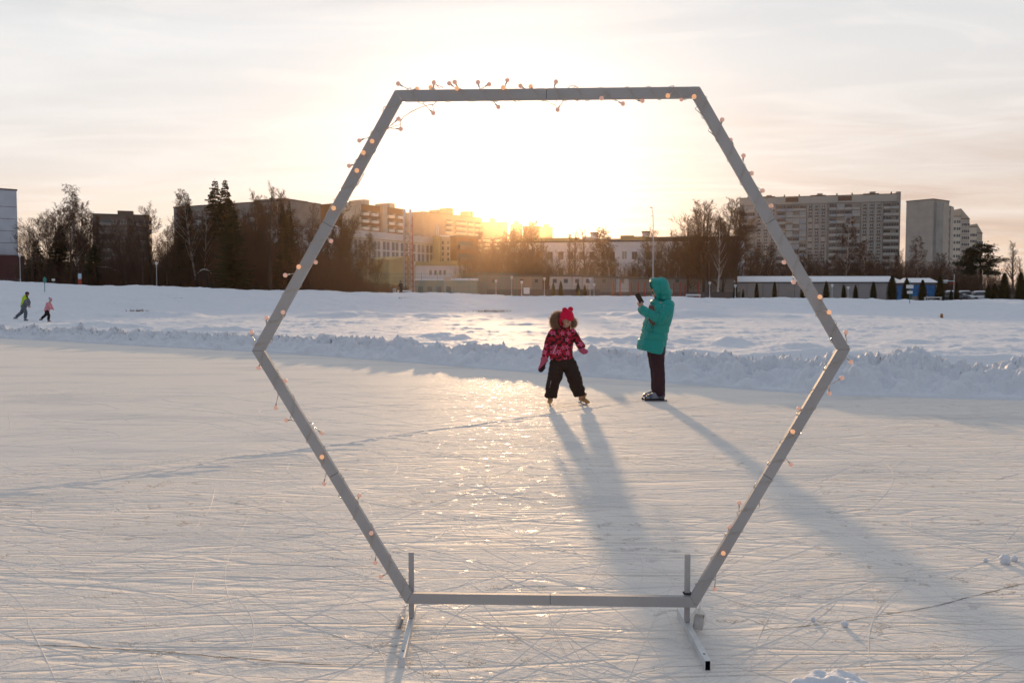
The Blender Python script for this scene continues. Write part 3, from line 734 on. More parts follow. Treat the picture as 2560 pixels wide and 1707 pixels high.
# ---- child: measured in a local frame, x right, z up, facing the camera
def build_child():
    Y0 = 11.66; g0 = gp(1402, 1013.5); S = F / Y0
    root = empty('person', (g0.x, g0.y, 0)); tag(root, 'child on skates in pink pompom hat and red flowered jacket, looking down, arms out', 'person')
    def P(cx, cy, dy=0.0):
        k = 1 + dy / Y0
        return Vector(((1330 + cx / 5.407 - 1402) / S * k, dy, (1013.5 - (750 + cy / 5.407)) / S * k + (1 - k) * 0))
    w = lambda c: c / 5.407 / S / 2          # crop width -> radius
    hc = P(466, 262, .0)
    # body (one continuous surface)
    mb = MB()
    mb.loft([(P(425, 430, .02), w(150), .05), (P(430, 395, .01), w(80), .034), (P(450, 350, 0), w(80), .036)])
    hq = Matrix.Rotation(R(-24), 3, 'Z').inverted() @ Matrix.Rotation(R(0), 3, 'X')
    hf = Vector((.60, -.75, -.30)).normalized()               # where the face looks
    hr = hf.cross(Vector((0, 0, 1))).normalized(); hu = hr.cross(hf).normalized()
    HM = Matrix((hr, hf, hu)).transposed()
    def HP(x, y, z): return hc + HM @ Vector((x, y, z))
    mb.ball(hc + HM @ Vector((0, -.008, .01)), (.070, .078, .088), 20, 14, 0, HM)
    mb.ball(HP(0, .022, -.045), (.050, .046, .052), 16, 10, 0, HM)
    mb.ball(HP(0, .046, -.078), (.020, .018, .014), 10, 8, 0, HM)
    mb.ball(HP(.032, .042, -.052), (.022, .020, .022), 10, 8, 0, HM); mb.ball(HP(-.032, .042, -.052), (.022, .020, .022), 10, 8, 0, HM)
    mb.loft([(HP(0, .066, -.012), .006, .006), (HP(0, .078, -.034), .009, .009), (HP(0, .066, -.040), .010, .006)], 10)
    mb.loft([(P(420, 440), w(250), .075), (P(410, 560), w(230), .08), (P(405, 760), w(230), .085), (P(400, 900), w(200), .08)])
    for pts in (((P(290, 430, .02), .035), (P(225, 600, .0), .030), (P(165, 790, -.03), .022), (P(130, 900, -.05), .020)), ((P(545, 430, .02), .035), (P(630, 560, .0), .030), (P(670, 650, -.03), .022), (P(720, 690, -.05), .018)),
                ((P(345, 850), .065), (P(315, 1040, -.05), .05), (P(262, 1290, 0), .035), (P(240, 1350, -.02), .03)), ((P(475, 850), .065), (P(570, 1080, -.03), .05), (P(650, 1270, .08), .035), (P(680, 1335, .1), .03))):
        mb.loft([(p, r, r) for p, r in pts], 12)
    o = mb.build('body', M['skin'], root); fuse(o, .006, 3)
    # face details
    mb = MB()
    for sx in (-.029, .029):
        mb = MB(); mb.ball(HP(sx, .0665, -.018), (.0125, .004, .0045), 10, 6, 0, HM); mb.build('eye', M['eye'], root, True)
        mb = MB(); mb.ball(HP(sx, .069, -.002), (.017, .004, .003), 10, 6, 0, HM); mb.build('eyebrow', M['hair'], root, True)
    mb = MB(); mb.ball(HP(0, .070, -.059), (.015, .005, .0042), 12, 6, 0, HM); mb.build('mouth', M['lip'], root, True)
    # hat
    mb = MB()
    mb.ball(HP(0, -.010, .030), (.093, .098, .106), 24, 16, 0, HM)
    mb.loft([(HP(0, -.012, .00), .094, .100), (HP(0, -.014, -.035), .088, .090)], 24, ref=hf)
    mb.loft([(HP(-.080, -.012, .01), .030, .050), (HP(-.078, -.008, -.05), .018, .040), (HP(-.066, .004, -.088), .010, .020)], 14, ref=hf)
    mb.loft([(HP(.080, -.012, .01), .030, .050), (HP(.078, -.008, -.05), .018, .040), (HP(.066, .004, -.088), .010, .020)], 14, ref=hf)
    o = mb.build('hat', M['pink_hat'], root); fuse(o, .006, 4)
    # open the front of the knit so the face shows
    bm = bmesh.new(); bm.from_mesh(o.data); Hi = HM.inverted(); dl = []
    for v in bm.verts:
        q = Hi @ (v.co - hc)
        edge = .004 + .02 * max(0, abs(q.x) - .03) / .05
        if q.y > .012 and q.z < edge - max(0, .05 - q.y) * 1.5: dl.append(v)
        elif q.z < -.03 and abs(q.x) < .045: dl.append(v)
    bmesh.ops.delete(bm, geom=dl, context='VERTS'); bm.to_mesh(o.data); bm.free()
    sm = o.modifiers.new('t', 'SOLIDIFY'); sm.thickness = .005
    for cx, cy, dy in ((437, 133, -.03), (517, 130, .02)):
        mb = MB(); c = P(cx, cy, dy); mb.ball(c, .0335, 20, 14); fur_spikes(mb, [c, c + Vector((.001, 0, 0))], [.032, .032], 900, .008, 5)
        mb.build('pompom', M['pink_hat'], root, True)
    # hood with fur lying behind the neck
    ring = [P(326, 372, -.03), P(296, 336, -.03), P(286, 280, -.02), P(302, 228, .0), P(340, 205, .05), P(385, 215, .11), P(450, 250, .16), P(520, 270, .13), P(565, 295, .08), P(572, 330, .04), P(545, 355, .0)]
    rad = [.032, .045, .049, .046, .042, .038, .036, .034, .034, .034, .024]
    mb = MB(); mb.loft([(p, r, r) for p, r in zip(ring, rad)], 16); fur_spikes(mb, ring, rad, 9000, .026, 8)
    mb.build('hood_fur', M['fur'], root)
    mb = MB(); mb.loft([(P(345, 270, .05), .06, .06), (P(372, 330, .06), .055, .06), (P(440, 372, .04), .085, .06), (P(425, 420, .02), .10, .07)], 16)
    o = mb.build('hood_lining', M['hood_red'], root); fuse(o, .009, 3)
    # jacket
    mb = MB(); bulge = lambda z: 0
    def torso(cy, x0, x1, d): return (P((x0 + x1) / 2, cy, .005), w(x1 - x0), d)
    mb.loft([torso(375, 350, 500, .052), torso(398, 280, 560, .068), torso(430, 236, 592, .088), torso(480, 222, 585, .098), torso(560, 240, 556, .100), torso(640, 246, 546, .102), torso(700, 240, 550, .106), torso(770, 236, 556, .112), torso(800, 238, 560, .112), torso(806, 262, 535, .09)], 30)
    mb.loft([(P(262, 440, .01), w(90), .05), (P(232, 520, .0), w(100), .052), (P(208, 600, -.01), w(98), .050), (P(196, 680, -.02), w(102), .050), (P(180, 750, -.03), w(94), .046), (P(172, 782, -.035), w(80), .040)], 18)
    mb.loft([(P(548, 440, .01), w(92), .05), (P(588, 500, .0), w(102), .052), (P(622, 560, -.01), w(104), .052), (P(652, 610, -.02), w(108), .050), (P(674, 648, -.03), w(92), .046)], 18)
    mb.ball(P(280, 435, .01), (.050, .06, .045), 14, 8); mb.ball(P(545, 430, .01), (.046, .06, .045), 14, 8)
    mb.loft([(P(425, 425, 0), w(190), .07), (P(440, 385, -.01), w(150), .062), (P(447, 366, -.012), w(128), .055)], 20)
    o = mb.build('jacket', M['floral'], root); fuse(o, .0075, 3)
    displace(o, lambda p, n: p + n * (.010 * mnoise.noise(p * 11) + .005 * mnoise.noise(p * 26)) )
    mb = MB(); mb.tube([P(322, 590, -.115), P(300, 650, -.118), P(275, 712, -.12)], .0035, 5); mb.build('zip', M['zip'], root)
    mb = MB(); mb.tube([P(612, 430, -.02), P(628, 448, -.02), P(632, 460, -.02)], .004, 5); mb.build('ski_strap', M['palm'], root)
    # mittens
    mb = MB(); mb.loft([(P(176, 776, -.035), w(96), .036), (P(162, 800, -.04), w(106), .038), (P(155, 825, -.04), w(84), .030), (P(140, 870, -.045), w(78), .032), (P(120, 925, -.05), w(86), .034), (P(108, 955, -.05), w(60), .024), (P(104, 966, -.05), w(20), .010)], 18)
    mb.loft([(P(150, 860, -.07), .014, .014), (P(165, 900, -.085), .014, .014), (P(160, 925, -.085), .009, .009)], 10)
    o = mb.build('mitten', [M['mitten'], M['palm']], root); fuse(o, .005, 2)
    me = o.data
    if len(me.materials) < 2: me.materials.append(M['palm'])
    a, c_ = P(188, 838), P(95, 925); dr_ = (c_ - a).normalized(); nn = Vector((dr_.z, 0, -dr_.x))
    if nn.z > 0: nn = -nn
    for p_ in me.polygons:
        q = p_.center - a; p_.material_index = 1 if (q.x * nn.x + q.z * nn.z) > .0 and p_.center.z < P(0, 835).z else 0
    mb = MB(); mb.loft([(P(650, 640, -.03), w(86), .034), (P(672, 668, -.035), w(88), .036), (P(695, 690, -.04), w(78), .034), (P(722, 688, -.045), w(70), .030), (P(740, 676, -.05), w(50), .022), (P(746, 672, -.05), w(20), .012)], 18)
    mb.loft([(P(660, 690, -.06), .014, .013), (P(690, 712, -.075), .014, .013), (P(712, 714, -.078), .009, .009)], 10)
    o = mb.build('mitten', M['mitten'], root); fuse(o, .005, 2)
    # snow trousers
    mb = MB(); mb.loft([torso(780, 246, 552, .098), torso(815, 240, 570, .104), torso(880, 238, 590, .104), torso(930, 250, 600, .09)], 26)
    mb.loft([(P(335, 860), w(200), .095), (P(322, 930, -.01), w(190), .092), (P(312, 985, -.03), w(208), .092), (P(312, 1025, -.035), w(216), .088), (P(292, 1065, -.03), w(184), .082), (P(280, 1120, -.02), w(176), .080), (P(270, 1190, -.005), w(184), .078), (P(262, 1250, .0), w(172), .076), (P(256, 1300, .0), w(164), .072), (P(255, 1322, .0), w(156), .066)], 22)
    mb.loft([(P(495, 860), w(212), .095), (P(525, 930, -.01), w(206), .093), (P(548, 1000, -.02), w(202), .09), (P(572, 1060, -.02), w(198), .086), (P(586, 1120, 0), w(184), .082), (P(610, 1190, .03), w(184), .078), (P(638, 1240, .05), w(170), .074), (P(652, 1280, .06), w(156), .070), (P(656, 1298, .06), w(142), .062)], 22)
    o = mb.build('snow_trousers', M['snowpants'], root); fuse(o, .0075, 3)
    displace(o, lambda p, n: p + n * (.012 * mnoise.noise(Vector((p.x * 9, p.y * 9, p.z * 19))) + .005 * mnoise.noise(p * 34)))
    mb = MB(); mb.tube([P(264, 1045, -.105), P(246, 1100, -.095), P(235, 1165, -.080)], .0022, 5); mb.build('reflective_piping', M['zip'], root)
    # skates
    for k, (a, tip, ax, yaw) in enumerate(((P(248, 1330, -.01), None, P(243, 1383, -.02), R(-97)), (P(668, 1318, .07), None, P(690, 1366, .09), R(-55)))):
        q = Matrix.Rotation(yaw, 3, 'Z'); roll = Matrix.Rotation(R(0 if k == 0 else 14), 3, 'Y'); q = roll @ q
        base = Vector((ax.x, ax.y, 0)) if k == 0 else Vector((ax.x + .004, ax.y, 0))
        mb = MB(); t = lambda x, y, z: base + q @ Vector((x, y, z))
        mb.loft([(t(-.10, 0, .062), .020, .030), (t(-.07, 0, .072), .030, .034), (t(0, 0, .066), .032, .032), (t(.06, 0, .058), .034, .024), (t(.10, 0, .054), .024, .016)], 16, ref=(0, 0, 1))
        mb.loft([(t(-.045, 0, .06), .034, .040), (t(-.035, 0, .115), .034, .036), (t(-.03, 0, .16), .038, .038)], 16, ref=(0, 1, 0))
        o = mb.build('skate_boot', M['tan'], root); fuse(o, .005, 2)
        mb = MB()
        mb.box(t(0, 0, .010), (.215, .004, .019), 0, q); mb.box(t(-.06, 0, .028), (.03, .012, .026), 0, q); mb.box(t(.06, 0, .026), (.035, .012, .022), 0, q)
        mb.build('skate_blade', M['steel'], root)
    return root
build_child()

# ---- adult in the teal parka, seen from the side, facing left
def build_adult():
    Y0 = 12.17; g0 = gp(1640, 1000.7); S = F / Y0
    root = empty('person', (g0.x, g0.y, 0)); tag(root, 'adult in long hooded teal parka and dark trousers on skates, holding up a phone', 'person')
    def P(cx, cy, dy=0.0):
        return Vector(((1570 + cx / 4.615 - 1640) / S, dy, (1000.7 - (680 + cy / 4.615)) / S))
    w = lambda c: c / 4.615 / S / 2
    # body
    mb = MB(); hc = P(352, 190) + Vector((.016, 0, 0))
    mb.ball(hc + Vector((.012, 0, .02)), (.098, .076, .108), 20, 14); mb.ball(hc + Vector((-.045, 0, -.05)), (.050, .052, .058), 16, 10)
    mb.ball(hc + Vector((-.082, 0, -.098)), (.020, .022, .018), 10, 8)
    mb.loft([(hc + Vector((-.088, 0, .012)), .009, .008), (hc + Vector((-.116, 0, -.026)), .013, .013), (hc + Vector((-.092, 0, -.034)), .012, .010)], 10)
    mb.loft([(P(375, 330), .055, .055), (P(362, 260), .048, .048)], 14)
    mb.loft([(P(380, 340), .10, .16), (P(370, 520), .11, .15), (P(345, 760), .12, .15), (P(330, 900), .11, .14)], 18)
    for s in (-1, 1):
        mb.loft([(P(330, 850, s * .08), .09, .09), (P(330, 1120, s * .085), .065, .065), (P(358, 1360, s * .08), .045, .045), (P(370, 1420, s * .08), .04, .04)], 14)
        sh = P(415, 370, s * .17); el = P(325, 545, s * .20); wr = P(150, 410, s * .045 - .0)
        mb.loft([(sh, .05, .05), (sh.lerp(el, .5), .045, .045), (el, .04, .04), (el.lerp(wr, .5), .034, .034), (wr, .026, .024)], 12)
    # hands holding the phone: palms, fingers behind the case, thumbs along its edge
    pa, pb = P(92, 240), P(158, 360); ax = (pb - pa).normalized(); up = -ax; pn = Vector((ax.z, 0, -ax.x))   # screen normal
    if pn.x < 0: pn = -pn
    for s in (-1, 1):
        wr = P(150, 412, s * .045); pc = P(150, 378, s * .030) - pn * .008
        mb.loft([(wr, .024, .020), (wr.lerp(pc, .5), .030, .020), (pc, .034, .018), (pc + up * .030 - pn * .012, .032, .014)], 12)
        for f_ in range(4):
            b0 = pc + up * (.012 + .014 * f_) - pn * .018 + Vector((0, s * .022, 0)); L_ = (.026, .030, .029, .022)[f_]
            tip = b0 + Vector((0, -s * L_ * 1.5, 0)) + up * .006 - pn * .004
            mb.loft([(b0, .0085, .0085), (b0.lerp(tip, .45) - pn * .008, .008, .008), (tip, .0068, .0068)], 8)
        t0 = pc + Vector((0, s * .026, 0)) + pn * .002; t1 = t0 + up * .030 + pn * .016 + Vector((0, -s * .002, 0)); t2 = t1 + up * .020 + Vector((0, -s * .016, 0)) + pn * .002
        mb.loft([(t0, .012, .011), (t1, .0095, .009), (t2, .0075, .007)], 8)
    o = mb.build('body', M['skin'], root); fuse(o, .0058, 2)
    for s in (-1, 1): mb = MB(); mb.ball(hc + Vector((-.092, s * .028, .010)), (.006, .012, .005), 10, 6); mb.build('eye', M['eye'], root, True)
    mb = MB(); mb.ball(hc + Vector((-.102, 0, -.060)), (.006, .018, .005), 10, 6); mb.build('mouth', M['lip'], root, True)
    mb = MB(); mb.loft([(hc + Vector((-.070, 0, .085)), .05, .03), (hc + Vector((-.082, 0, .060)), .062, .03), (hc + Vector((-.060, .0, .02)), .075, .03)], 14, ref=(-1, 0, 0)); mb.build('hair', M['hair'], root, True)
    # parka body
    def sec(cy, x0, x1, d, cy1=None):
        return (Vector((P((x0 + x1) / 2, 0).x, 0, P(0, cy).z)), w(x1 - x0), d)
    mb = MB()
    prof = [(318, 320, 455, .09), (345, 296, 490, .15), (380, 272, 512, .195), (430, 236, 520, .215), (480, 215, 512, .222), (530, 196, 500, .222), (575, 178, 474, .222), (590, 176, 462, .216), (610, 168, 466, .222),
            (650, 158, 462, .224), (678, 152, 448, .222), (690, 148, 440, .214), (702, 144, 450, .222), (740, 136, 450, .226), (765, 132, 440, .222), (778, 128, 432, .216), (792, 120, 440, .224), (840, 102, 432, .228), (885, 98, 424, .224), (915, 100, 422, .22), (935, 103, 420, .215)]
    mb.loft([sec(*p) for p in prof], 40)
    o = mb.build('parka', M['teal'], root)
    # slanted hem: longer at the back
    zt = P(0, 800).z
    def hem(p, n):
        if p.z < zt:
            k = min(1, (zt - p.z) / .155); f_ = (p.x - P(95, 0).x) / (P(425, 0).x - P(95, 0).x)
            p.z += k * (.072 * (1 - f_) - .030 * f_)
        return p
    displace(o, hem)
    mb2 = MB()
    for s in (-1, 1):
        sh = P(440, 395, s * .165)
        up_ = [(sh, .078, .085), (P(420, 430, s * .205), .080, .080), (P(392, 480, s * .225), .078, .074), (P(360, 520, s * .235), .078, .070), (P(325, 535, s * .232), .076, .066)]
        fo = [(P(290, 520, s * .205), .068, .062), (P(245, 488, s * .165), .064, .060), (P(232, 478, s * .155), .058, .055), (P(215, 468, s * .14), .062, .058), (P(165, 435, s * .095), .056, .050), (P(132, 412, s * .07), .046, .042), (P(126, 408, s * .066), .036, .034)]
        mb2.loft(up_ + fo, 20, ref=(0, -1, 0))
        mb2.ball(P(325, 535, s * .222), (.07, .06, .06), 14, 10)
        mb2.ball(P(432, 372, s * .15), (.095, .075, .075), 14, 10)
    mb2.ball(P(322, 352), (.085, .14, .060), 20, 12)
    sv = [Vector(v) for v in mb2.v]
    # join sleeves and body into one garment
    me = o.data; mbj = MB(); mbj.add([v.co.copy() for v in me.vertices], [tuple(p.vertices) for p in me.polygons]); mbj.add(mb2.v, mb2.f)
    nm = mbj.mesh('parka', M['teal']); o.data = nm; fuse(o, .010, 2)
    def quilt(p, n):
        g = 0
        for cy_, sl in ((775, -.10), (690, -.06), (600, .05)):
            if abs(p.y) < .30 and p.z < P(0, 585).z: g += math.exp(-((p.z - P(0, cy_).z - (p.x - P(290, 0).x) * sl) / .0085) ** 2)
        if p.z > P(0, 590).z and p.y < -.10:                  # seams and folds of the near sleeve
            for (ax_, ay_), (bx_, by_) in (((372, 440), (405, 520)), ((290, 470), (300, 575)), ((215, 445), (195, 520)), ((318, 470), (335, 560))):
                a_, b_ = P(ax_, ay_), P(bx_, by_); d_ = Vector((b_.x - a_.x, 0, b_.z - a_.z)); L_ = d_.length; d_ /= L_; q = Vector((p.x - a_.x, 0, p.z - a_.z)); s_ = q.dot(d_)
                if -.01 < s_ < L_ + .01: g += .9 * math.exp(-((q - d_ * s_).length / .009) ** 2)
        return p + n * (.012 * mnoise.noise(p * 9) + .007 * mnoise.noise(p * 22) - .011 * g)
    displace(o, quilt)
    # hood
    mb = MB()
    mb.ball(P(372, 180), (.118, .125, .150), 28, 18); mb.ball(P(300, 205), (.078, .112, .125), 24, 16); mb.ball(P(408, 235), (.108, .125, .10), 24, 14); mb.ball(P(268, 150), (.060, .105, .075), 20, 12)
    mb.loft([(P(250, 125), .075, .10), (P(300, 120), .07, .11), (P(360, 120), .08, .12)], 16)
    mb.ball(P(312, 290), (.060, .095, .055), 18, 12)
    mb.ball(P(418, 300), (.09, .13, .05), 18, 12)
    o = mb.build('hood', [M['teal'], M['teal_in']], root); fuse(o, .009, 3)
    displace(o, lambda p, n: p + n * (.007 * mnoise.noise(p * 14)) - n * .009 * math.exp(-(((p.x - P(342, 0).x) - (p.z - P(0, 200).z) * -.12) / .010) ** 2) - n * .007 * math.exp(-((p.z - P(0, 215).z - (p.x - P(400, 0).x) * .35) / .009) ** 2) * (1 if p.x > P(350, 0).x else 0))
    # carve the face opening
    bm = bmesh.new(); bm.from_mesh(o.data); a = P(208, 92); c = P(285, 345); dl = []
    for v in bm.verts:
        s = (v.co.z - c.z) / (a.z - c.z); xe = c.x + (a.x - c.x) * s + .030 + .020 * math.sin(math.pi * min(1, max(0, s)))
        if 0 < s < .95 and v.co.x < xe and abs(v.co.y) < .098 - .03 * abs(s - .5): dl.append(v)
    bmesh.ops.delete(bm, geom=dl, context='VERTS'); bm.to_mesh(o.data); bm.free()
    sm = o.modifiers.new('t', 'SOLIDIFY'); sm.thickness = .012; sm.material_offset = 1
    mb = MB(); mb.tube([P(268, 330, -.05), P(245, 365, -.10), P(222, 398, -.13)], .003, 5); mb.tube([P(268, 332, .0), P(238, 370, -.02), P(226, 400, -.04)], .003, 5); mb.build('drawstring', M['phone'], root)
    mb = MB(); mb.bar(P(250, 575, -.232), P(228, 640, -.236), .006, .012); mb.build('pocket_zip', M['black_boot'], root)
    mb = MB(); mb.tube([P(200, 540, -.19), P(165, 655, -.20), P(245, 682, -.226), P(262, 600, -.226)], .004, 5); mb.build('pocket_seam', M['teal_in'], root)
    # trousers
    mb = MB()
    for s, dx in ((-1, 0), (1, -6)):
        mb.loft([(P(315 + dx, 850, s * .08), w(190), .10), (P(322 + dx, 960, s * .085), w(168), .095), (P(330 + dx, 1060, s * .085), w(148), .088), (P(338 + dx, 1120, s * .08), w(140), .082), (P(342 + dx, 1180, s * .08), w(136), .08), (P(348 + dx, 1270, s * .08), w(134), .08), (P(350 + dx, 1340, s * .08), w(136), .082), (P(358 + dx, 1385, s * .08), w(124), .08), (P(372 + dx, 1415, s * .08), w(92), .07)], 24)
    o = mb.build('trousers', M['plum'], root); fuse(o, .008, 2)
    displace(o, lambda p, n: p + n * (.006 * mnoise.noise(Vector((p.x * 10, p.y * 10, p.z * 4))) + .004 * mnoise.noise(p * 20)))
    # skates
    for s, dx in ((-1, 0), (1, -16)):
        y = s * .085
        mb = MB()
        mb.loft([(P(196 + dx, 1436, y), .016, .020), (P(225 + dx, 1424, y), .028, .036), (P(290 + dx, 1410, y), .040, .040), (P(350 + dx, 1408, y), .042, .038), (P(395 + dx, 1405, y), .040, .034), (P(414 + dx, 1405, y), .030, .026)], 18, ref=(0, -1, 0))
        mb.loft([(P(375 + dx, 1410, y), .046, .040), (P(368 + dx, 1360, y), .048, .040), (P(365 + dx, 1330, y), .05, .045)], 18)
        mb.loft([(P(392 + dx, 1425, y), .024, .03), (P(390 + dx, 1452, y), .024, .028)], 12)
        mb.loft([(P(210 + dx, 1446, y), .008, .032), (P(360 + dx, 1440, y), .008, .034)], 12)
        o = mb.build('skate_boot', [M['grey_boot'], M['black_boot']], root); fuse(o, .006, 2)
        mb = MB()
        mb.tube([P(250 + dx, 1402, y - .025), P(270 + dx, 1392, y + .02), P(285 + dx, 1388, y - .03), P(305 + dx, 1378, y + .02), P(318 + dx, 1372, y - .03)], .004, 5); mb.build('laces', M['black_boot'], root)
        mb = MB(); b0 = P(190 + dx, 1480, y); b1 = P(440 + dx, 1480, y)
        mb.bar(b0 + Vector((0, 0, .009)), b1 + Vector((0, 0, .009)), .005, .018)
        mb.v = [tuple(v) for v in mb.v]
        mb.box(P(245 + dx, 1460, y), (.06, .016, .020)); mb.box(P(390 + dx, 1460, y), (.045, .016, .020)); mb.ball(P(192 + dx, 1466, y), (.014, .004, .018), 10, 6)
        mb.build('skate_blade', M['black_boot'], root)
    # phone and bag are things of their own
    W = lambda v: Vector((g0.x, g0.y, 0)) + v
    ph = empty('phone', W(P(122, 300))); tag(ph, 'dark brown phone held up in both hands of the teal-coated adult', 'phone')
    wv = (Vector((0, 1, 0)) * .5 + pn * .87).normalized(); tilt = Matrix((wv, up.cross(wv), up)).transposed()
    mb = MB(); mb.box((0, 0, 0), (.082, .010, .158), 0, tilt); o = mb.build('phone_case', M['phone'], ph)
    bv = o.modifiers.new('b', 'BEVEL'); bv.width = .004; bv.segments = 3
    mb = MB(); mb.ball(tilt @ Vector((-.03, 0, .066)), (.005, .005, .005), 8, 6); mb.build('camera_lens', M['steel'], ph)
    bg = empty('shoulder_bag', W(P(275, 500))); tag(bg, 'brown leather bag tucked under the arm of the teal-coated adult', 'bag')
    mb = MB()
    mb.loft([(P(262, 392, -.10) - P(275, 500), .050, .035), (P(252, 440, -.13) - P(275, 500), .062, .040), (P(270, 520, -.165) - P(275, 500), .080, .045), (P(292, 578, -.175) - P(275, 500), .075, .045), (P(298, 600, -.175) - P(275, 500), .050, .030)], 18)
    o = mb.build('bag_body', M['brown_bag'], bg); fuse(o, .007, 2)
    displace(o, lambda p, n: p + n * .006 * mnoise.noise(p * 16))
build_adult()

# ---- small figures far off
def far_person(label, base, H, pose, mats, yaw=0, group=None):
    root = empty('person', base, yaw); tag(root, label, 'person', group)
    k = H / 1.7; V3 = lambda x, y, z: Vector((x, y, z)) * k
    hip = V3(*pose['hip']); neck = V3(*pose['neck']); head = V3(*pose['head'])
    mb = MB()
    mb.loft([(hip, .15 * k, .11 * k), (hip.lerp(neck, .5), .15 * k, .11 * k), (hip.lerp(neck, .85), .18 * k, .11 * k), (neck, .07 * k, .07 * k), (head, .06 * k, .06 * k)], 14)
    mb.ball(head, (.095 * k, .08 * k, .12 * k), 14, 10); mb.ball(head + V3(.09, 0, -.01), .018 * k, 8, 6)
    for a in pose['arms']: mb.loft([(V3(*p), r * k, r * k) for p, r in zip(a, (.055, .045, .035, .03))], 10)
    for a in pose['legs']: mb.loft([(V3(*p), r * k, r * k) for p, r in zip(a, (.09, .07, .05, .045))], 10)
    o = mb.build('body', M['skin'], root); fuse(o, .02 * k, 2)
    mb = MB()
    mb.loft([(hip - V3(0, 0, .10), .19 * k, .15 * k), (hip, .19 * k, .15 * k), (hip.lerp(neck, .5), .18 * k, .15 * k), (hip.lerp(neck, .88), .21 * k, .14 * k), (neck, .11 * k, .11 * k)], 18)
    o = mb.build('jacket', mats['jacket'], root); 
    mb2 = MB()
    mb2.add(mb.v, mb.f)
    for a in pose['arms']: mb2.loft([(V3(*p), r * k, r * k) for p, r in list(zip(a, (.085, .072, .055, .04)))[:3]], 12)
    if mats.get('hoodie'): mb2.ball(neck.lerp(head, .25) + V3(-.06, 0, 0), (.12 * k, .13 * k, .09 * k), 12, 8)
    o.data = mb2.mesh('jacket', mats['jacket']); fuse(o, .022 * k, 2)
    mb = MB()
    for a in pose['legs']: mb.loft([(V3(*p), r * k, r * k) for p, r in list(zip(a, (.125, .10, .085, .07)))[:3]], 12)
    mb.ball(hip - V3(0, 0, .06), (.16 * k, .14 * k, .12 * k), 12, 8)
    o = mb.build('trousers', mats['trousers'], root); fuse(o, .022 * k, 2)
    for a in pose['legs']:
        f0 = V3(*a[3]); d = V3(*pose.get('toe', (.16, 0, 0)))
        mb = MB(); mb.loft([(f0 - d * .4, .04 * k, .045 * k), (f0, .05 * k, .05 * k), (f0 + d * .6, .04 * k, .035 * k), (f0 + d, .02 * k, .02 * k)], 10, ref=(0, 0, 1)); mb.build('shoe', mats['shoe'], root, True)
        if mats.get('skates'): mb = MB(); mb.bar(f0 - d * .6 - V3(0, 0, .055), f0 + d * 1.1 - V3(0, 0, .055), .012 * k, .03 * k); mb.build('skate_blade', M['steel'], root)
    mb = MB(); mb.ball(head + V3(-.01, 0, .045), (.112 * k, .10 * k, .10 * k), 14, 10)
    if mats.get('ponytail'): mb.loft([(head + V3(-.08, 0, .0), .04 * k, .04 * k), (head + V3(.02, -.08, -.12), .05 * k, .04 * k), (head + V3(.04, -.09, -.24), .03 * k, .02 * k)], 10)
    if mats.get('pom'): mb.ball(head + V3(-.09, 0, .13), .055 * k, 10, 8)
    mb.build('hat' if not mats.get('hair') else 'hair', mats['hat'], root, True)
    return root
lime = cloth('lime_nylon', (.42, .62, .02), .6, .3); steelgrey = cloth('grey_fabric', (.10, .12, .14), .8, .2); def_black = cloth('black_fabric', (.012, .012, .014), .8, .2)
def lime_extra(nt, b, tc):
    N = nt.nodes; L = nt.links; sp = N.new('ShaderNodeSeparateXYZ'); L.new(tc.outputs['Object'], sp.inputs[0])
    a = N.new('ShaderNodeMath'); a.operation = 'ADD'; L.new(sp.outputs[2], a.inputs[0])
    m1 = N.new('ShaderNodeMath'); m1.operation = 'MULTIPLY'; L.new(sp.outputs[0], m1.inputs[0]); m1.inputs[1].default_value = -1.2; L.new(m1.outputs[0], a.inputs[1])
    g = N.new('ShaderNodeMath'); g.operation = 'LESS_THAN'; L.new(a.outputs[0], g.inputs[0]); g.inputs[1].default_value = 1.16
    x = N.new('ShaderNodeMix'); x.data_type = 'RGBA'; L.new(g.outputs[0], x.inputs[0]); x.inputs[6].default_value = (.42, .62, .02, 1); x.inputs[7].default_value = (.12, .135, .16, 1); L.new(x.outputs[2], b.inputs['Base Color'])
limegrey = cloth('lime_grey_nylon', (.42, .62, .02), .6, .3, extra=lime_extra)
p_ = gp(66, 804); 
far_person('adult skating at far left in lime and grey jacket with grey trousers', (p_.x, p_.y, .06), 1.78,
    dict(hip=(-.12, 0, .86), neck=(.02, 0, 1.36), head=(.10, 0, 1.52), arms=[[(-.02, -.17, 1.30), (.12, -.22, 1.05), (.30, -.22, .84), (.38, -.2, .76)], [(0, .17, 1.30), (.10, .2, 1.05), (.08, .18, .84), (.06, .16, .74)]],
         legs=[[(-.10, -.08, .80), (.02, -.08, .46), (-.02, -.08, .12), (-.02, -.08, .06)], [(-.14, .08, .80), (-.32, .08, .46), (-.62, .08, .22), (-.70, .08, .16)]]),
    dict(jacket=limegrey, trousers=steelgrey, shoe=M['grey_boot'], hat=M['plum'], skates=1, hoodie=1, ponytail=1))
p_ = gp(122, 807)
pinkj = cloth('pale_pink_nylon', (.62, .26, .30), .7, .2); palep = cloth('mauve_knit', (.45, .30, .36), .9, .1)
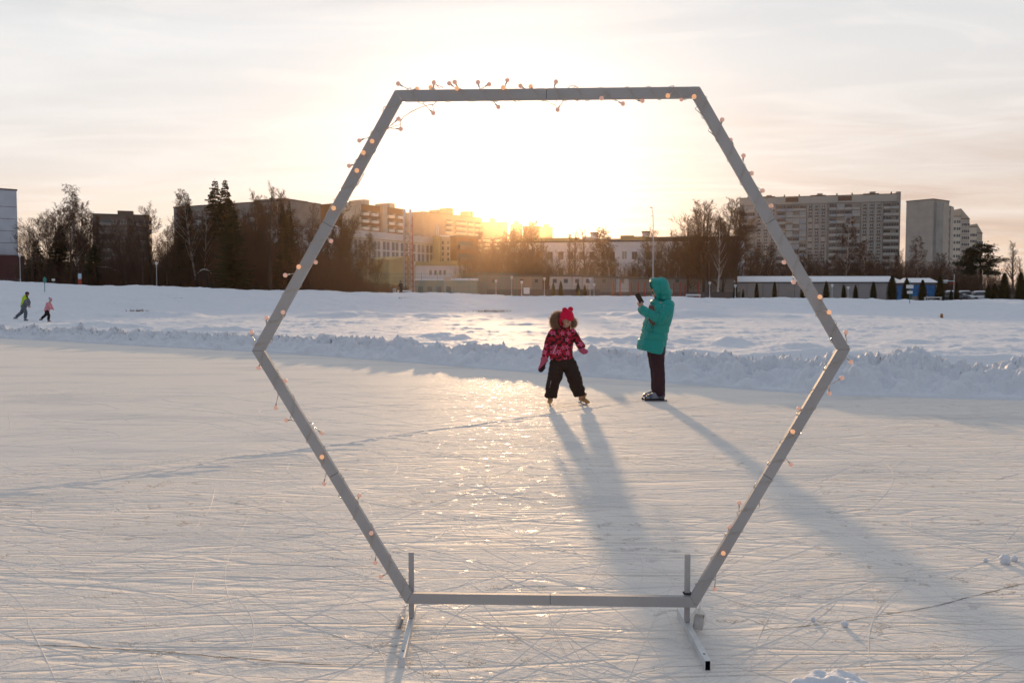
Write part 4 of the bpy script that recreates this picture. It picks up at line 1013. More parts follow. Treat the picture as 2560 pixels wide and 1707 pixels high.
far_person('small child skating at far left in pale pink jacket and black trousers', (p_.x, p_.y, .06), 1.45,
    dict(hip=(-.10, 0, .78), neck=(.08, 0, 1.28), head=(.17, 0, 1.47), arms=[[(.05, -.15, 1.22), (.18, -.2, .98), (.34, -.2, .86), (.40, -.2, .82)], [(.05, .15, 1.22), (.12, .2, 1.0), (.22, .2, .84), (.26, .2, .78)]],
         legs=[[(-.08, -.08, .76), (.06, -.08, .44), (.02, -.08, .12), (.03, -.08, .06)], [(-.12, .08, .76), (-.24, .08, .46), (-.52, .08, .22), (-.60, .08, .16)]]),
    dict(jacket=pinkj, trousers=def_black, shoe=M['grey_boot'], hat=palep, skates=1, pom=1))
p_ = at(1002, 735, 120)
far_person('dark silhouetted person standing on the far bank in front of a bench', (p_.x, p_.y, ground_z(p_.x, p_.y) - .1), 1.75,
    dict(hip=(0, 0, .88), neck=(0, 0, 1.42), head=(.0, 0, 1.58), arms=[[(-.16, 0, 1.36), (-.24, 0, 1.08), (-.20, -.06, .86), (-.18, -.06, .8)], [(.16, 0, 1.36), (.24, 0, 1.12), (.12, -.2, 1.10), (.06, -.22, 1.12)]],
         legs=[[(-.09, 0, .84), (-.10, 0, .46), (-.11, 0, .12), (-.11, 0, .06)], [(.09, 0, .84), (.12, 0, .46), (.14, 0, .12), (.14, 0, .06)]], toe=(0, -.16, 0)),
    dict(jacket=def_black, trousers=def_black, shoe=def_black, hat=def_black))

# ------------------------------------------------------------------ trees
M['bark'] = mat('bark', (.075, .055, .045), .9, .1, bump=(3, .03, 4), var=(1.5, (.045, .032, .026), .4, .65))
M['twig'] = mat('twigs', (.088, .052, .038), .9, .1)
M['birch'] = mat('birch_bark', (.46, .42, .38), .8, .2, var=(2.2, (.06, .05, .045), .56, .64))
M['needle'] = mat('dark_needles', (.020, .030, .016), .85, .15, var=(.8, (.035, .040, .020), .4, .65))
M['pine_needle'] = mat('pine_needles', (.022, .030, .018), .85, .15)
M['thuja'] = mat('thuja_scales', (.040, .034, .014), .9, .1, var=(2.5, (.020, .024, .012), .42, .6))
def grow(tb, cb, p, d, L, r, lev, rr, o):
    """recursive branching; trunk and limbs into tb, twigs into cb"""
    n = 6 if lev == 0 else (4 if lev == 1 else 3)
    pts = [p.copy()]; rad = [r]; q = p.copy(); dd = d.copy()
    for i in range(n):
        g = o['up'][lev] if lev < len(o['up']) else -.1
        dd = (dd + Vector((rr.gauss(0, 1), rr.gauss(0, 1), rr.gauss(0, 1))) * o['wig'][min(lev, 3)] + Vector((0, 0, g))).normalized()
        q = q + dd * (L / n); pts.append(q.copy()); rad.append(r * (1 - .86 * (i + 1) / n) if lev < 3 else r * (1 - .5 * (i + 1) / n))
    if lev <= 1: tb.tube(pts, rad, 5 if lev == 0 else 4, cap=False)
    else: cb.tube(pts, rad, 3, cap=False)
    if lev >= o['lev']: return
    k = o['n'][lev]
    for i in range(k):
        u = o['t0'][lev] + (1 - o['t0'][lev]) * ((i + rr.random()) / k); f = u * n; a = min(int(f), n - 1); c = pts[a].lerp(pts[a + 1], f - a)
        ax = (pts[a + 1] - pts[a]).normalized(); s = ax.orthogonal().normalized(); s = Matrix.Rotation(rr.uniform(0, 2 * math.pi), 3, ax) @ s
        an = R(o['ang'][lev] * rr.uniform(.75, 1.25)); nd = (ax * math.cos(an) + s * math.sin(an)).normalized()
        if lev == 0: LL = L * o['len'][0] * rr.uniform(.7, 1.15) * o['shape'](u)
        else: LL = L * o['len'][lev] * rr.uniform(.65, 1.2) * (1.15 - .5 * u)
        grow(tb, cb, c, nd, LL, max(rad[a] * .5, .00075), lev + 1, rr, o)
KINDS_T = {
    'spread': dict(lev=4, n=(20, 9, 7, 5), t0=(.22, .15, .12, .1), ang=(46, 36, 34, 32), len=(.50, .48, .50, .62), up=(.02, .10, .07, .05, .03), wig=(.05, .08, .10, .12), shape=lambda u: 1.12 - .75 * u),
    'tall': dict(lev=4, n=(30, 8, 6, 5), t0=(.20, .12, .12, .1), ang=(36, 32, 32, 30), len=(.34, .50, .52, .62), up=(.02, .13, .10, .07, .05), wig=(.03, .06, .09, .10), shape=lambda u: 1.15 - .8 * u),
    'birch': dict(lev=4, n=(24, 8, 7, 5), t0=(.26, .2, .1, .1), ang=(38, 36, 40, 30), len=(.30, .48, .60, .8), up=(.01, .08, -.18, -.45, -.6), wig=(.04, .07, .10, .10), shape=lambda u: 1.1 - .7 * u),
    'slender': dict(lev=3, n=(24, 8, 6), t0=(.3, .15, .1), ang=(28, 28, 28), len=(.24, .48, .6), up=(.02, .16, .1, .05), wig=(.03, .05, .08, .1), shape=lambda u: 1.1 - .8 * u),
    'fork': dict(lev=4, n=(10, 10, 7, 5), t0=(.08, .2, .12, .1), ang=(32, 34, 34, 32), len=(.85, .40, .5, .62), up=(.02, .10, .08, .05, .03), wig=(.06, .07, .10, .12), shape=lambda u: 1.1 - .62 * u),
}
TREES = {}
def tree_meshes(kind, seed):
    rr = random.Random(seed); tb = MB(); cb = MB(); o = KINDS_T[kind]
    grow(tb, cb, Vector((0, 0, -.02)), Vector((0, 0, 1)), .98 if kind != 'fork' else .72, .0135 if kind != 'fork' else .02, 0, rr, o)
    zmax = max(v[2] for v in cb.v); s = 1 / zmax
    for m_ in (tb, cb): m_.v = [(a * s, b_ * s, c * s) for a, b_, c in m_.v]
    return tb.mesh('trunk_' + kind, M['birch'] if kind in ('birch',) else M['bark']), cb.mesh('crown_' + kind, M['twig'])
for kd, n in (('spread', 3), ('tall', 3), ('birch', 2), ('slender', 2), ('fork', 2)):
    TREES[kd] = [tree_meshes(kd, 100 + 7 * i + len(kd)) for i in range(n)]
def spruce_meshes(seed, wide=.25):
    rr = random.Random(seed); tb = MB(); cb = MB(); tb.tube([(0, 0, -.02), (0, 0, .5), (0, 0, 1)], [.013, .008, .001], 6)
    z = .06
    while z < .985:
        R_ = wide * (1 - z) ** .8 * rr.uniform(.8, 1.15) + .006
        for k in range(rr.choice((6, 7, 8))):
            a = rr.uniform(0, 6.283); Lb = R_ * rr.uniform(.65, 1.2); d = Vector((math.cos(a), math.sin(a), rr.uniform(-.35, .05)))
            n = max(3, int(Lb / .006)); s = Vector((-math.sin(a), math.cos(a), 0))
            for i in range(n):
                u = (i + .3) / n; p = Vector((0, 0, z)) + d * Lb * u + Vector((0, 0, .10 * Lb * u * u)); wd = .020 * (1.15 - u) + .005
                for sg in (-1, 1):
                    e = p + s * sg * wd * rr.uniform(.6, 1.3) + d * wd * .6 + Vector((0, 0, -.011 * rr.uniform(.3, 1.6))); cb.add([p - d * .004, p + d * .008 + Vector((0, 0, .003)), e], [(0, 1, 2)])
        z += .016 * rr.uniform(.7, 1.3)
    return tb.mesh('trunk_spruce', M['bark']), cb.mesh('crown_spruce', M['needle'])
TREES['spruce'] = [spruce_meshes(1), spruce_meshes(2, .21)]
def pine_meshes():
    rr = random.Random(6); tb = MB(); cb = MB(); tb.tube([(0, 0, -.02), (.005, 0, .4), (-.008, 0, .7), (.004, 0, .96)], [.022, .018, .013, .004], 7)
    for i in range(30):
        z = rr.uniform(.38, .97); a = rr.uniform(0, 6.283) if i % 3 else rr.choice((0., 3.14)) + rr.gauss(0, .3)
        L_ = .40 * (1 - (z - .38) / .66) ** .5 * rr.uniform(.6, 1.1); d = Vector((math.cos(a), math.sin(a), rr.uniform(-.05, .28)))
        p0 = Vector((0, 0, z)); p1 = p0 + d * L_; tb.tube([p0, p0.lerp(p1, .5) + Vector((0, 0, -.01)), p1], [.007, .004, .002], 4)
        for j in range(int(40 + 110 * L_ / .3)):
            u = rr.uniform(.35, 1.08); c = p0.lerp(p1, u) + Vector((rr.gauss(0, .030), rr.gauss(0, .030), rr.gauss(.006, .022)))
            for q in range(7):
                dd = Vector((rr.gauss(0, 1), rr.gauss(0, 1), rr.gauss(.4, .5))).normalized() * .026; s = Vector((rr.gauss(0, 1), rr.gauss(0, 1), 0)).normalized() * .0065
                cb.add([c - s, c + s, c + dd], [(0, 1, 2)])
    return tb.mesh('trunk_pine', M['bark']), cb.mesh('crown_pine', M['pine_needle'])
TREES['pine'] = [pine_meshes()]
def thuja_mesh(seed, wd=.15):
    rr = random.Random(seed); cb = MB(); prof = lambda z: wd * (math.sin(math.pi * min(1, (z + .10) / 1.08) ** .75) ** .7) * (1 - .25 * z)
    cb.lathe([(max(.004, prof(z / 10) * .72), z / 10) for z in range(0, 10)] + [(.004, .96)], 10)
    for i in range(2600):
        z = rr.random() ** 1.1 * .97; a = rr.uniform(0, 6.283); r = prof(z) * rr.uniform(.7, 1.08) * (1 + .15 * mnoise.noise(Vector((math.cos(a) * 2, math.sin(a) * 2, z * 7 + seed))))
        p = Vector((math.cos(a) * r, math.sin(a) * r, z)); o = Vector((math.cos(a), math.sin(a), rr.uniform(.8, 2.4))).normalized() * .045 * rr.uniform(.5, 1.2); s = Vector((-math.sin(a), math.cos(a), rr.uniform(-.6, .6))) * .010
        cb.add([p - s, p + s, p + o], [(0, 1, 2)])
    return cb.mesh('thuja', M['thuja'])
THU = [thuja_mesh(1), thuja_mesh(2, .12), thuja_mesh(3, .19)]
rt = random.Random(77)
def place_tree(kind, px, ytop, Y, label, group, cat='tree', lean=0, sx=1.0, name=None):
    top = at(px, ytop, Y); gz = ground_z(top.x, Y) - .35
    H_ = top.z - gz
    r = empty(name or {'spruce': 'spruce_tree', 'pine': 'pine_tree', 'birch': 'birch_tree'}.get(kind, 'bare_tree'), (top.x, Y, gz), rt.uniform(0, 6.28))
    r.scale = (H_ * sx, H_ * sx, H_); r.rotation_euler = (0, R(lean), 0) if lean else (0, 0, rt.uniform(0, 6.28))
    tm, cm = rt.choice(TREES[kind]); link('trunk', tm, r); link('crown', cm, r)
    tag(r, label, cat, group); return r
ORD = ['leftmost', 'second from left', 'third from left', 'fourth from left', 'fifth from left', 'sixth from left', 'seventh from left', 'eighth from left', 'ninth from left', 'tenth from left', 'eleventh from left', 'twelfth from left', 'thirteenth from left', 'fourteenth from left', 'fifteenth from left', 'sixteenth from left', 'seventeenth from left', 'eighteenth from left', 'nineteenth from left', 'twentieth from left']
def cluster(lst, where, Y0, Y1, group):
    """(px, ytop, kind[, sx[, lean]]); labelled by kind and order within the clump"""
    by = {}
    for t in sorted(lst, key=lambda t: t[0]): by.setdefault(t[2], []).append(t)
    words = {'spread': 'broad bare tree', 'tall': 'tall bare tree', 'birch': 'bare birch', 'slender': 'slender bare tree', 'fork': 'forked bare tree', 'spruce': 'dark spruce', 'pine': 'pine'}
    for kd, ts in by.items():
        for i, t in enumerate(ts):
            place_tree(kd, t[0], t[1], rt.uniform(Y0, Y1), ('%s %s, %s' % (words[kd], where, ORD[i] + (' of its kind' if i == 0 else ''))) if len(ts) > 1 else '%s %s' % (words[kd], where), group,
                       sx=t[3] if len(t) > 3 else 1.0, lean=t[4] if len(t) > 4 else 0)
cluster([(75, 532, 'spread', 1.3), (112, 498, 'spread', 1.25), (60, 575, 'fork'), (135, 515, 'tall', 1.3), (150, 560, 'spruce', 1.3), (190, 460, 'birch', 1.2), (208, 500, 'tall', 1.1), (172, 505, 'fork'), (222, 520, 'slender', 1.2), (90, 600, 'spruce', 1.6), (128, 590, 'fork', 1.2), (208, 590, 'spruce', 1.2), (235, 610, 'spruce', 1.5),],
        'between the pale left-edge block and the dark block', 132, 160, 'trees on the left shore')
cluster([(250, 535, 'tall'), (282, 560, 'spread'), (308, 548, 'fork'), (330, 545, 'tall'), (352, 500, 'spread'), (375, 525, 'slender'), (395, 590, 'spread'), (415, 560, 'tall'), (430, 600, 'fork'), (270, 640, 'fork'), (318, 600, 'fork', 1.3)],
        'in front of the small dark block', 132, 165, 'trees on the left shore')
cluster([(468, 505, 'spruce', 1.1), (537, 446, 'spruce', .95), (562, 447, 'spruce', 1.0), (582, 520, 'spruce', 1.1), (706, 508, 'spruce', .7), (722, 500, 'spruce', .6), (452, 480, 'tall'), (487, 470, 'birch', .9, -5), (510, 520, 'birch'), (520, 560, 'tall', 1.2), (545, 540, 'fork', 1.2), (592, 500, 'birch'), (612, 520, 'tall'), (630, 490, 'spread'), (642, 468, 'tall'), (672, 452, 'slender', 1.3), (660, 500, 'tall', 1.2), (690, 480, 'birch'), (716, 470, 'slender', 1.4),
         (735, 520, 'tall', 1.1), (752, 540, 'fork'), (776, 505, 'slender', 1.5), (790, 560, 'tall', 1.2), (575, 560, 'spruce', 1.2), (655, 560, 'spruce', 1.2), (500, 590, 'spruce', 1.5), (442, 600, 'spruce', 1.6), (610, 600, 'fork', 1.3), (700, 600, 'fork', 1.3)],
        'in front of the long grey block', 130, 165, 'trees on the left shore')
cluster([(808, 560, 'tall', 1.1), (826, 530, 'fork'), (846, 478, 'tall', 1.1), (862, 520, 'spread', .9), (880, 560, 'spread'), (902, 580, 'birch', 1.2), (920, 600, 'birch', 1.3), (940, 640, 'spread'), (815, 620, 'spruce', 1.3), (865, 600, 'tall', 1.3)],
        'before the left end of the white clinic', 140, 168, 'trees before the clinic')
cluster([(1165, 650, 'birch'), (1192, 620, 'fork'), (1216, 565, 'spread'), (1232, 585, 'tall', 1.1), (1250, 570, 'birch', 1.2), (1272, 575, 'tall', 1.1), (1292, 560, 'spread'), (1312, 565, 'tall'), (1334, 545, 'tall', 1.3), (1350, 600, 'spread'), (1240, 640, 'fork', 1.2), (1300, 630, 'fork', 1.2)],
        'against the low sun in the middle', 150, 180, 'trees against the sun')
cluster([(1385, 620, 'fork'), (1424, 575, 'slender', 1.3), (1437, 570, 'slender', 1.5), (1462, 570, 'slender', 1.4), (1500, 565, 'birch', 1.3), (1516, 575, 'birch', 1.4), (1528, 600, 'birch', 1.2), (1590, 630, 'birch'), (1622, 600, 'tall', 1.1), (1645, 560, 'spread'), (1660, 580, 'fork'), (1685, 570, 'tall'), (1700, 600, 'fork')],
        'in front of the long white school', 148, 180, 'trees before the school')
cluster([(1722, 530, 'tall', 1.2), (1742, 505, 'tall', 1.2), (1762, 497, 'tall', 1.25), (1778, 508, 'fork'), (1796, 540, 'birch'), (1815, 490, 'tall', 1.2), (1830, 500, 'spread'), (1842, 520, 'tall', 1.1), (1730, 600, 'fork', 1.3), (1775, 590, 'spread', 1.3), (1808, 610, 'fork', 1.2)],
        'just left of the big panel block', 140, 165, 'trees by the big panel block')
cluster([(1872, 590, 'fork'), (1895, 600, 'spread', 1.2), (1920, 640, 'birch'), (1985, 620, 'tall'), (2015, 625, 'spread'), (2050, 620, 'fork'), (2115, 540, 'birch', 1.1), (2165, 595, 'birch', 1.1), (2190, 630, 'spread'), (2215, 640, 'fork'), (2245, 620, 'tall', 1.2), (2250, 660, 'fork'), (1960, 650, 'fork'), (2085, 640, 'spread'), (2140, 640, 'tall', 1.2)],
        'rising behind the long snow-roofed garage', 158, 185, 'trees behind the garage')
cluster([(2262, 640, 'fork'), (2297, 590, 'birch', 1.1), (2330, 645, 'spread'), (2355, 630, 'tall', 1.3), (2385, 640, 'spread', 1.2), (2410, 655, 'fork'), (2480, 665, 'spread'), (2534, 600, 'slender', 1.9), (2552, 640, 'slender', 1.5), (2428, 660, 'tall', 1.3), (2500, 670, 'fork')],
        'at the far right beyond the kiosk', 150, 185, 'trees on the right shore')
place_tree('pine', 2454, 611, 140, 'dark pine with flat spreading boughs, right of the stepped pale towers', 'trees on the right shore', sx=1.2)
thl = [(1858, 722, 1), (1892, 706, 1), (1937, 704, 1), (2007, 705, 1), (2066, 703, 0), (2110, 712, 0), (2139, 712, 0), (2184, 704, 0), (2231, 688, 2), (2267, 695, 2), (2307, 699, 2), (2351, 690, 2), (2378, 725, 0), (2392, 706, 1), (2471, 712, 2), (2487, 708, 2), (2512, 682, 2), (2553, 680, 2),
       (1838, 708, 1), (1383, 707, 0), (1402, 702, 1), (1445, 706, 0), (1462, 712, 0)]
thl.sort()
for i, (px, yt, k) in enumerate(thl):
    Y = 126; p = at(px, yt, Y); gz = ground_z(p.x, Y) - .35; H_ = p.z - gz
    r = link('thuja_shrub', THU[k], None, (p.x, Y, gz)); r.scale = (H_ * 1.15, H_ * 1.15, H_); r.rotation_euler = (0, 0, px * .7)
    side_ = 'in front of the dark fence' if px < 1500 else ('before the snow-roofed garage wall' if px < 2250 else 'around and beyond the blue kiosk')
    same = [t for t in thl if (t[0] < 1500) == (px < 1500) and (1500 <= t[0] < 2250) == (1500 <= px < 2250)]
    tag(r, 'columnar thuja shrub %s, %s' % (side_, ORD[same.index((px, yt, k))]), 'shrub', 'clipped columnar thujas')
# tangled undergrowth along the shore
def thicket(name, label, x0, x1, Y0, Y1, hpx, n, seed, m_=None):
    rr = random.Random(seed); mb = MB()
    for i in range(n):
        px = rr.uniform(x0, x1); Y = rr.uniform(Y0, Y1); g = at(px, 740, Y); z0 = ground_z(g.x, Y) - .4; ht = np.interp(px, *hpx) if isinstance(hpx, tuple) else hpx
        H_ = (at(px, ht, Y).z - z0) * rr.uniform(.25, 1.0) ** .8; a = rr.gauss(0, .22); c = rr.gauss(0, .25)
        p = Vector((g.x, Y, z0)); m1 = p + Vector((a * H_ * .5, c * H_ * .5, H_ * .55)); e = m1 + Vector((rr.gauss(0, .3) * H_ * .5, 0, H_ * .45)); r = rr.uniform(.015, .05)
        mb.tube([p, m1, e], [r, r * .7, r * .3], 3, cap=False)
        for k in range(5):
            q = p.lerp(m1, rr.uniform(.3, 1)) if k < 2 else m1.lerp(e, rr.random()); f = q + Vector((rr.gauss(0, .16), rr.gauss(0, .1), rr.uniform(.02, .22))) * H_; s = Vector((r * .45, 0, r * .2)); mb.add([q - s, q + s, f], [(0, 1, 2)])
    tag(mb.build(name, m_ or M['twig']), label, None, None, 'stuff')
thicket('undergrowth', 'dense bare undergrowth filling the left shore', 42, 800, 132, 165, ([42, 150, 230, 400, 440, 700, 800], [650, 640, 655, 640, 600, 595, 650]), 9500, 1)
thicket('undergrowth', 'low bare bushes before the clinic', 790, 1020, 128, 150, ([790, 860, 920, 1020], [620, 640, 700, 715]), 2600, 2)
thicket('undergrowth', 'backlit bare scrub in the middle distance', 1140, 1840, 165, 185, ([1140, 1200, 1350, 1380, 1700, 1740, 1840], [660, 610, 610, 660, 650, 590, 600]), 4200, 3)
thicket('undergrowth', 'bare scrub behind the garage and kiosk', 1840, 2560, 170, 190, ([1840, 2250, 2300, 2420, 2560], [655, 650, 650, 660, 715]), 5200, 4)

# ------------------------------------------------------------------ buildings
def wallm(name, c, c2=None): return mat(name, c, .85, .2, var=(.35, c2 or tuple(x * .86 for x in c), .35, .7))
M['pane'] = mat('window_glass', (.06, .07, .08), .12, .6); M['pane_lit'] = mat('curtained_glass', (.30, .28, .24), .3, .5)  # second glass: paler colour stands in for lit windows, nothing emits
M['wframe'] = mat('window_frame', (.60, .60, .58), .6, .3); M['wood_frame'] = mat('wood_frame', (.30, .22, .16), .7, .3)
M['panel_grey'] = wallm('panel_grey', (.27, .27, .255), (.21, .21, .20)); M['panel_blue'] = wallm('panel_blue', (.46, .50, .56)); M['dark_block'] = wallm('dark_block', (.13, .105, .095), (.09, .075, .07))
M['long_block'] = wallm('long_block', (.22, .205, .195), (.15, .14, .13)); M['brown_brick'] = wallm('brown_brick', (.16, .070, .035), (.11, .05, .028)); M['cream_wall'] = wallm('cream_wall', (.50, .46, .38))
M['white_wall'] = wallm('white_wall', (.66, .67, .70), (.58, .59, .62)); M['yellow_wall'] = wallm('yellow_wall', (.42, .35, .19), (.36, .30, .16)); M['beige_wall'] = wallm('beige_wall', (.26, .21, .16)); M['balcony'] = mat('balcony', (.33, .335, .32), .7, .3)
M['balcony_b'] = mat('balcony_aged', (.25, .22, .18), .8, .2); M['balcony_c'] = mat('balcony_blue', (.24, .28, .32), .7, .3); M['pane_mid'] = mat('pale_glass', (.30, .33, .34), .2, .5)
M['roof_dark'] = mat('roof_dark', (.10, .09, .085), .9, .2); M['maroon'] = mat('maroon_cladding', (.055, .016, .02), .7, .3); M['blue_panel'] = mat('blue_panel', (.015, .14, .34), .5, .4, var=(1.2, (.012, .10, .26), .4, .6))
M['garage'] = wallm('garage_wall', (.29, .27, .26)); M['pale_tower'] = wallm('pale_tower', (.36, .33, .29)); M['shed'] = wallm('shed_wall', (.21, .195, .18)); M['hut_white'] = wallm('hut_white', (.46, .45, .44)); M['rust'] = mat('red_lattice', (.32, .06, .03), .6, .3); M['silver'] = mat('steel_flue', (.55, .53, .52), .3, .5, .7)
def frame_of(pxL, pxR, YL, YR, ytop, zbase=None):
    a = at(pxL, ytop, YL); c = at(pxR, ytop, YR); d = Vector((c.x - a.x, c.y - a.y, 0)); W = d.length; rz = math.atan2(d.y, d.x)
    g = zbase if zbase is not None else 1.0
    return Vector((a.x, a.y, g)), rz, W, a.z - g
def winmesh(w, h, m_frame, m_pane, cross=True, name='window'):
    mb = MB(); t = min(.12, w * .08)
    mb.box((0, -.02, h / 2), (w, .06, h), 0)
    if cross:
        mb.box((-w / 4 + t * .2, -.055, h / 2), (w / 2 - t * 1.4, .02, h - 2 * t), 1); mb.box((w / 4 - t * .2, -.055, h / 2), (w / 2 - t * 1.4, .02, h - 2 * t), 1)
    else: mb.box((0, -.055, h / 2), (w - 2 * t, .02, h - 2 * t), 1)
    return mb.mesh(name, [m_frame, m_pane])
def balmesh(w, h, gl, name='balcony', mw=None, pane=None):
    mb = MB(); mb.box((0, -.5, .05), (w, 1.0, .12), 0); mb.box((0, -.98, .55), (w, .05, 1.0), 0); mb.box((-w / 2 + .03, -.5, .55), (.05, .95, 1.0), 0); mb.box((w / 2 - .03, -.5, .55), (.05, .95, 1.0), 0)
    if gl:
        n = max(2, int(w / .9))
        for i in range(n): mb.box((-w / 2 + (i + .5) * w / n, -.97, 1.08 + (h - 1.3) / 2), (w / n * .84, .03, h - 1.3), 1)
        mb.box((0, -.96, h - .15), (w, .08, .12), 0)
    else: mb.box((0, -.06, h / 2 + .1), (w * .9, .04, h * .62), 1)
    return mb.mesh(name, [mw or M['balcony'], pane or M['pane']])
class Bld:
    def __init__(s, name, label, pxL, pxR, YL, YR, ytop, depth, wall, zbase=None, cat='building', parapet=None, cut=0):
        s.loc, s.rz, s.W, s.H = frame_of(pxL, pxR, YL, YR, ytop, zbase); s.pxL, s.pxR = pxL, pxR
        s.root = empty(name, s.loc, s.rz); tag(s.root, label, cat)
        mb = MB(); mb.box2((0, 0, -2), (s.W, depth, s.H - cut)); s.wall = mb.build('wall', wall, s.root); s.D = depth
        mb = MB(); mb.box2((-.15, -.15, s.H - cut), (s.W + .15, depth + .15, s.H - cut + .35)); s.roof = mb.build('roof', parapet or M['roof_dark'], s.root)
        s.count = {}; s.late = {}
        s.dir = Vector((math.cos(s.rz), math.sin(s.rz), 0))
    def ux(s, px):
        """facade coordinate that shows at picture column px"""
        t = (px - CX) / F
        return (t * s.loc.y - s.loc.x) / (s.dir.x - t * s.dir.y)
    def uz(s, px, py):
        u = s.ux(px); p = s.loc + s.dir * u; return at(px, py, p.y).z - s.loc.z
    def add(s, me, x, z, y=0, name=None, rz=0, limit=100):
        nm = name or me.name.split('.')[0].split('_')[0]
        k = s.count.get(nm, 0)
        if k >= limit: s.late.setdefault(nm, []).append((me, x, y, z)); return
        s.count[nm] = k + 1
        o = link(nm, me, s.root, (x, y, z)); o.rotation_euler = (0, 0, rz)
    def box(s, name, a, b_, m_): mb = MB(); mb.box2(a, b_); return mb.build(name, m_, s.root)
    def finish(s):
        for nm, L_ in s.late.items():
            mb = MB(); mats = None
            for me, x, y, z in L_:
                mats = list(me.materials)
                mb.add([(v.co.x + x, v.co.y + y, v.co.z + z) for v in me.vertices], [])
                b0 = len(mb.v) - len(me.vertices)
                for p in me.polygons: mb.f.append(tuple(b0 + i for i in p.vertices)); mb.m.append(p.material_index)
            o = mb.build('remaining_' + nm + 's', mats, s.root); o['kind'] = 'stuff'
rb_ = random.Random(9)
# left edge block
B = Bld('apartment_block', 'pale blue panel block cut off by the left edge, maroon shop base', -150, 41, 205, 215, 464, 16, M['panel_blue'], .5)
B.box('shop_front', (-.3, -3, -1), (B.W + .8, 0, B.uz(30, 640)), M['maroon'])
wm = winmesh(2.2, 1.6, M['wframe'], M['pane']); bl = balmesh(4.2, 2.7, True)
for r_ in range(7):
    z = B.uz(20, 640) + 1.0 + r_ * 2.5
    if z > B.H - 2.6: break
    for u in (B.W - 14.5, B.W - 9): B.add(wm, u, z)
for r_ in range(5):
    z = B.uz(20, 640) + r_ * 2.9 + .2; B.box('panel_joint', (0, -.03, z), (B.W, 0, z + .10), M['dark_block'])
B.finish()
# small dark block
B = Bld('apartment_block', 'small dark brown block behind bare trees on the left', 231, 373, 300, 306, 536, 18, M['dark_block'], 1)
wm = winmesh(2.0, 1.5, M['wood_frame'], M['pane']); bl = balmesh(3.6, 2.6, False, mw=M['long_block'])
for r_ in range(9):
    z = 2.0 + r_ * 2.95
    for u in (1.6, 6.4, 9.6, 12.8, 17.6): B.add(wm, u, z)
    for u in (4.0, 15.2): B.add(bl, u, z - .6)
B.box('lift_house', (7.5, 4, B.H), (12.5, 9, B.H + 1.9), M['dark_block']); B.finish()
# long grey block
B = Bld('apartment_block', 'long grey panel block half hidden by spruces and bare trees', 434, 728, 292, 270, 520, 14, M['long_block'], 1)
wm = winmesh(1.9, 1.5, M['wframe'], M['pane']); bl = balmesh(3.4, 2.6, True, mw=M['panel_grey'])
for r_ in range(9):
    z = 2.2 + r_ * 2.85; u = 2
    while u < B.W - 3:
        B.add(wm, u, z); B.add(bl, u + 3.4, z - .6); u += 7.2
B.box('upper_storey', (B.ux(634), 1, B.H), (B.ux(710), 12, B.uz(670, 497)), M['long_block']); B.box('vent', (B.ux(660), 3, B.uz(670, 497)), (B.ux(664), 5, B.uz(670, 492)), M['dark_block']); B.finish()
B = Bld('apartment_block', 'lower grey block seen between the long grey block and hexagon bar', 742, 832, 300, 300, 564, 14, M['long_block'], 1, parapet=M['roof_snow'])
for r_ in range(7):
    for k in range(5): B.add(wm, 1.5 + k * 2.6, 2 + r_ * 2.9)
B.finish()
# brown and white tower behind the clinic
B = Bld('apartment_tower', 'brown brick tower with white balconies behind the clinic', 862, 1012, 345, 372, 508, 16, M['brown_brick'], 1)
B.box('end_wall', (B.ux(858), -.3, -2), (B.ux(888), .2, B.uz(875, 508)), M['cream_wall']); B.box('stair_shaft', (B.ux(888), -1.2, 0), (B.ux(900), 3, B.uz(894, 502)), M['pale_tower']); B.box('stair_shaft', (B.ux(953), -1.2, 0), (B.ux(965), 3, B.uz(959, 510)), M['pale_tower'])
B.box('lift_house', (B.ux(916), 1, B.H), (B.ux(930), 6, B.uz(923, 499)), M['cream_wall']); B.box('lift_house', (B.ux(979), 1, B.H - 2), (B.ux(993), 6, B.uz(986, 508)), M['cream_wall'])
bl = balmesh(3.4, 2.0, False, mw=mat('white_balcony', (.62, .60, .56), .6, .3)); wm = winmesh(1.6, 1.2, M['wframe'], M['pane'])
for r_ in range(12):
    z = 2 + r_ * 2.85
    for px in (913, 937, 977, 1000): B.add(bl, B.ux(px), z)
    for px in (925, 947, 988): B.add(wm, B.ux(px), z + .5)
B.finish()
# clinic
B = Bld('clinic_building', 'long white three-storey clinic with yellow cornice line and paired windows', 800, 1083, 172, 203, 571, 16, M['white_wall'], 1.0, parapet=M['white_wall'])
z1 = B.uz(1000, 610); B.box('cornice', (0, -.25, B.uz(900, 596)), (B.W, 0, B.uz(900, 594) ), M['yellow_wall'])
wm = winmesh(1.05, 1.9, M['wframe'], mat('clinic_glass', (.22, .22, .23), .15, .5), False); ws = winmesh(1.05, .5, M['wframe'], M['pane'], False)
for cx in (80, 125, 170, 215, 310, 355, 418, 462, 525, 567, 628, 670, 728, 770, 828, 875, 960, 1015, 1058, 1110, 1150):
    px = 820 + cx / 4.48 + 1.5; u = B.ux(px)
    B.add(wm, u, B.uz(1000, 628.5)); B.add(wm, u, B.uz(1000, 652)); 
    if cx < 700: B.add(ws, u, B.uz(960, 667))
B.finish()
B = Bld('stair_tower', 'narrow mustard-yellow stair tower at the right end of the clinic', 1084, 1098, 200, 200, 593, 6, M['yellow_wall'], 1.0, parapet=M['yellow_wall'])
B.box('antenna_mast', (.4, 2, B.H), (.7, 2.3, B.H + 3.2), M['silver']); B.box('antenna_mast', (.9, 1.5, B.H), (1.1, 1.7, B.H + 2.6), M['silver']); B.finish()
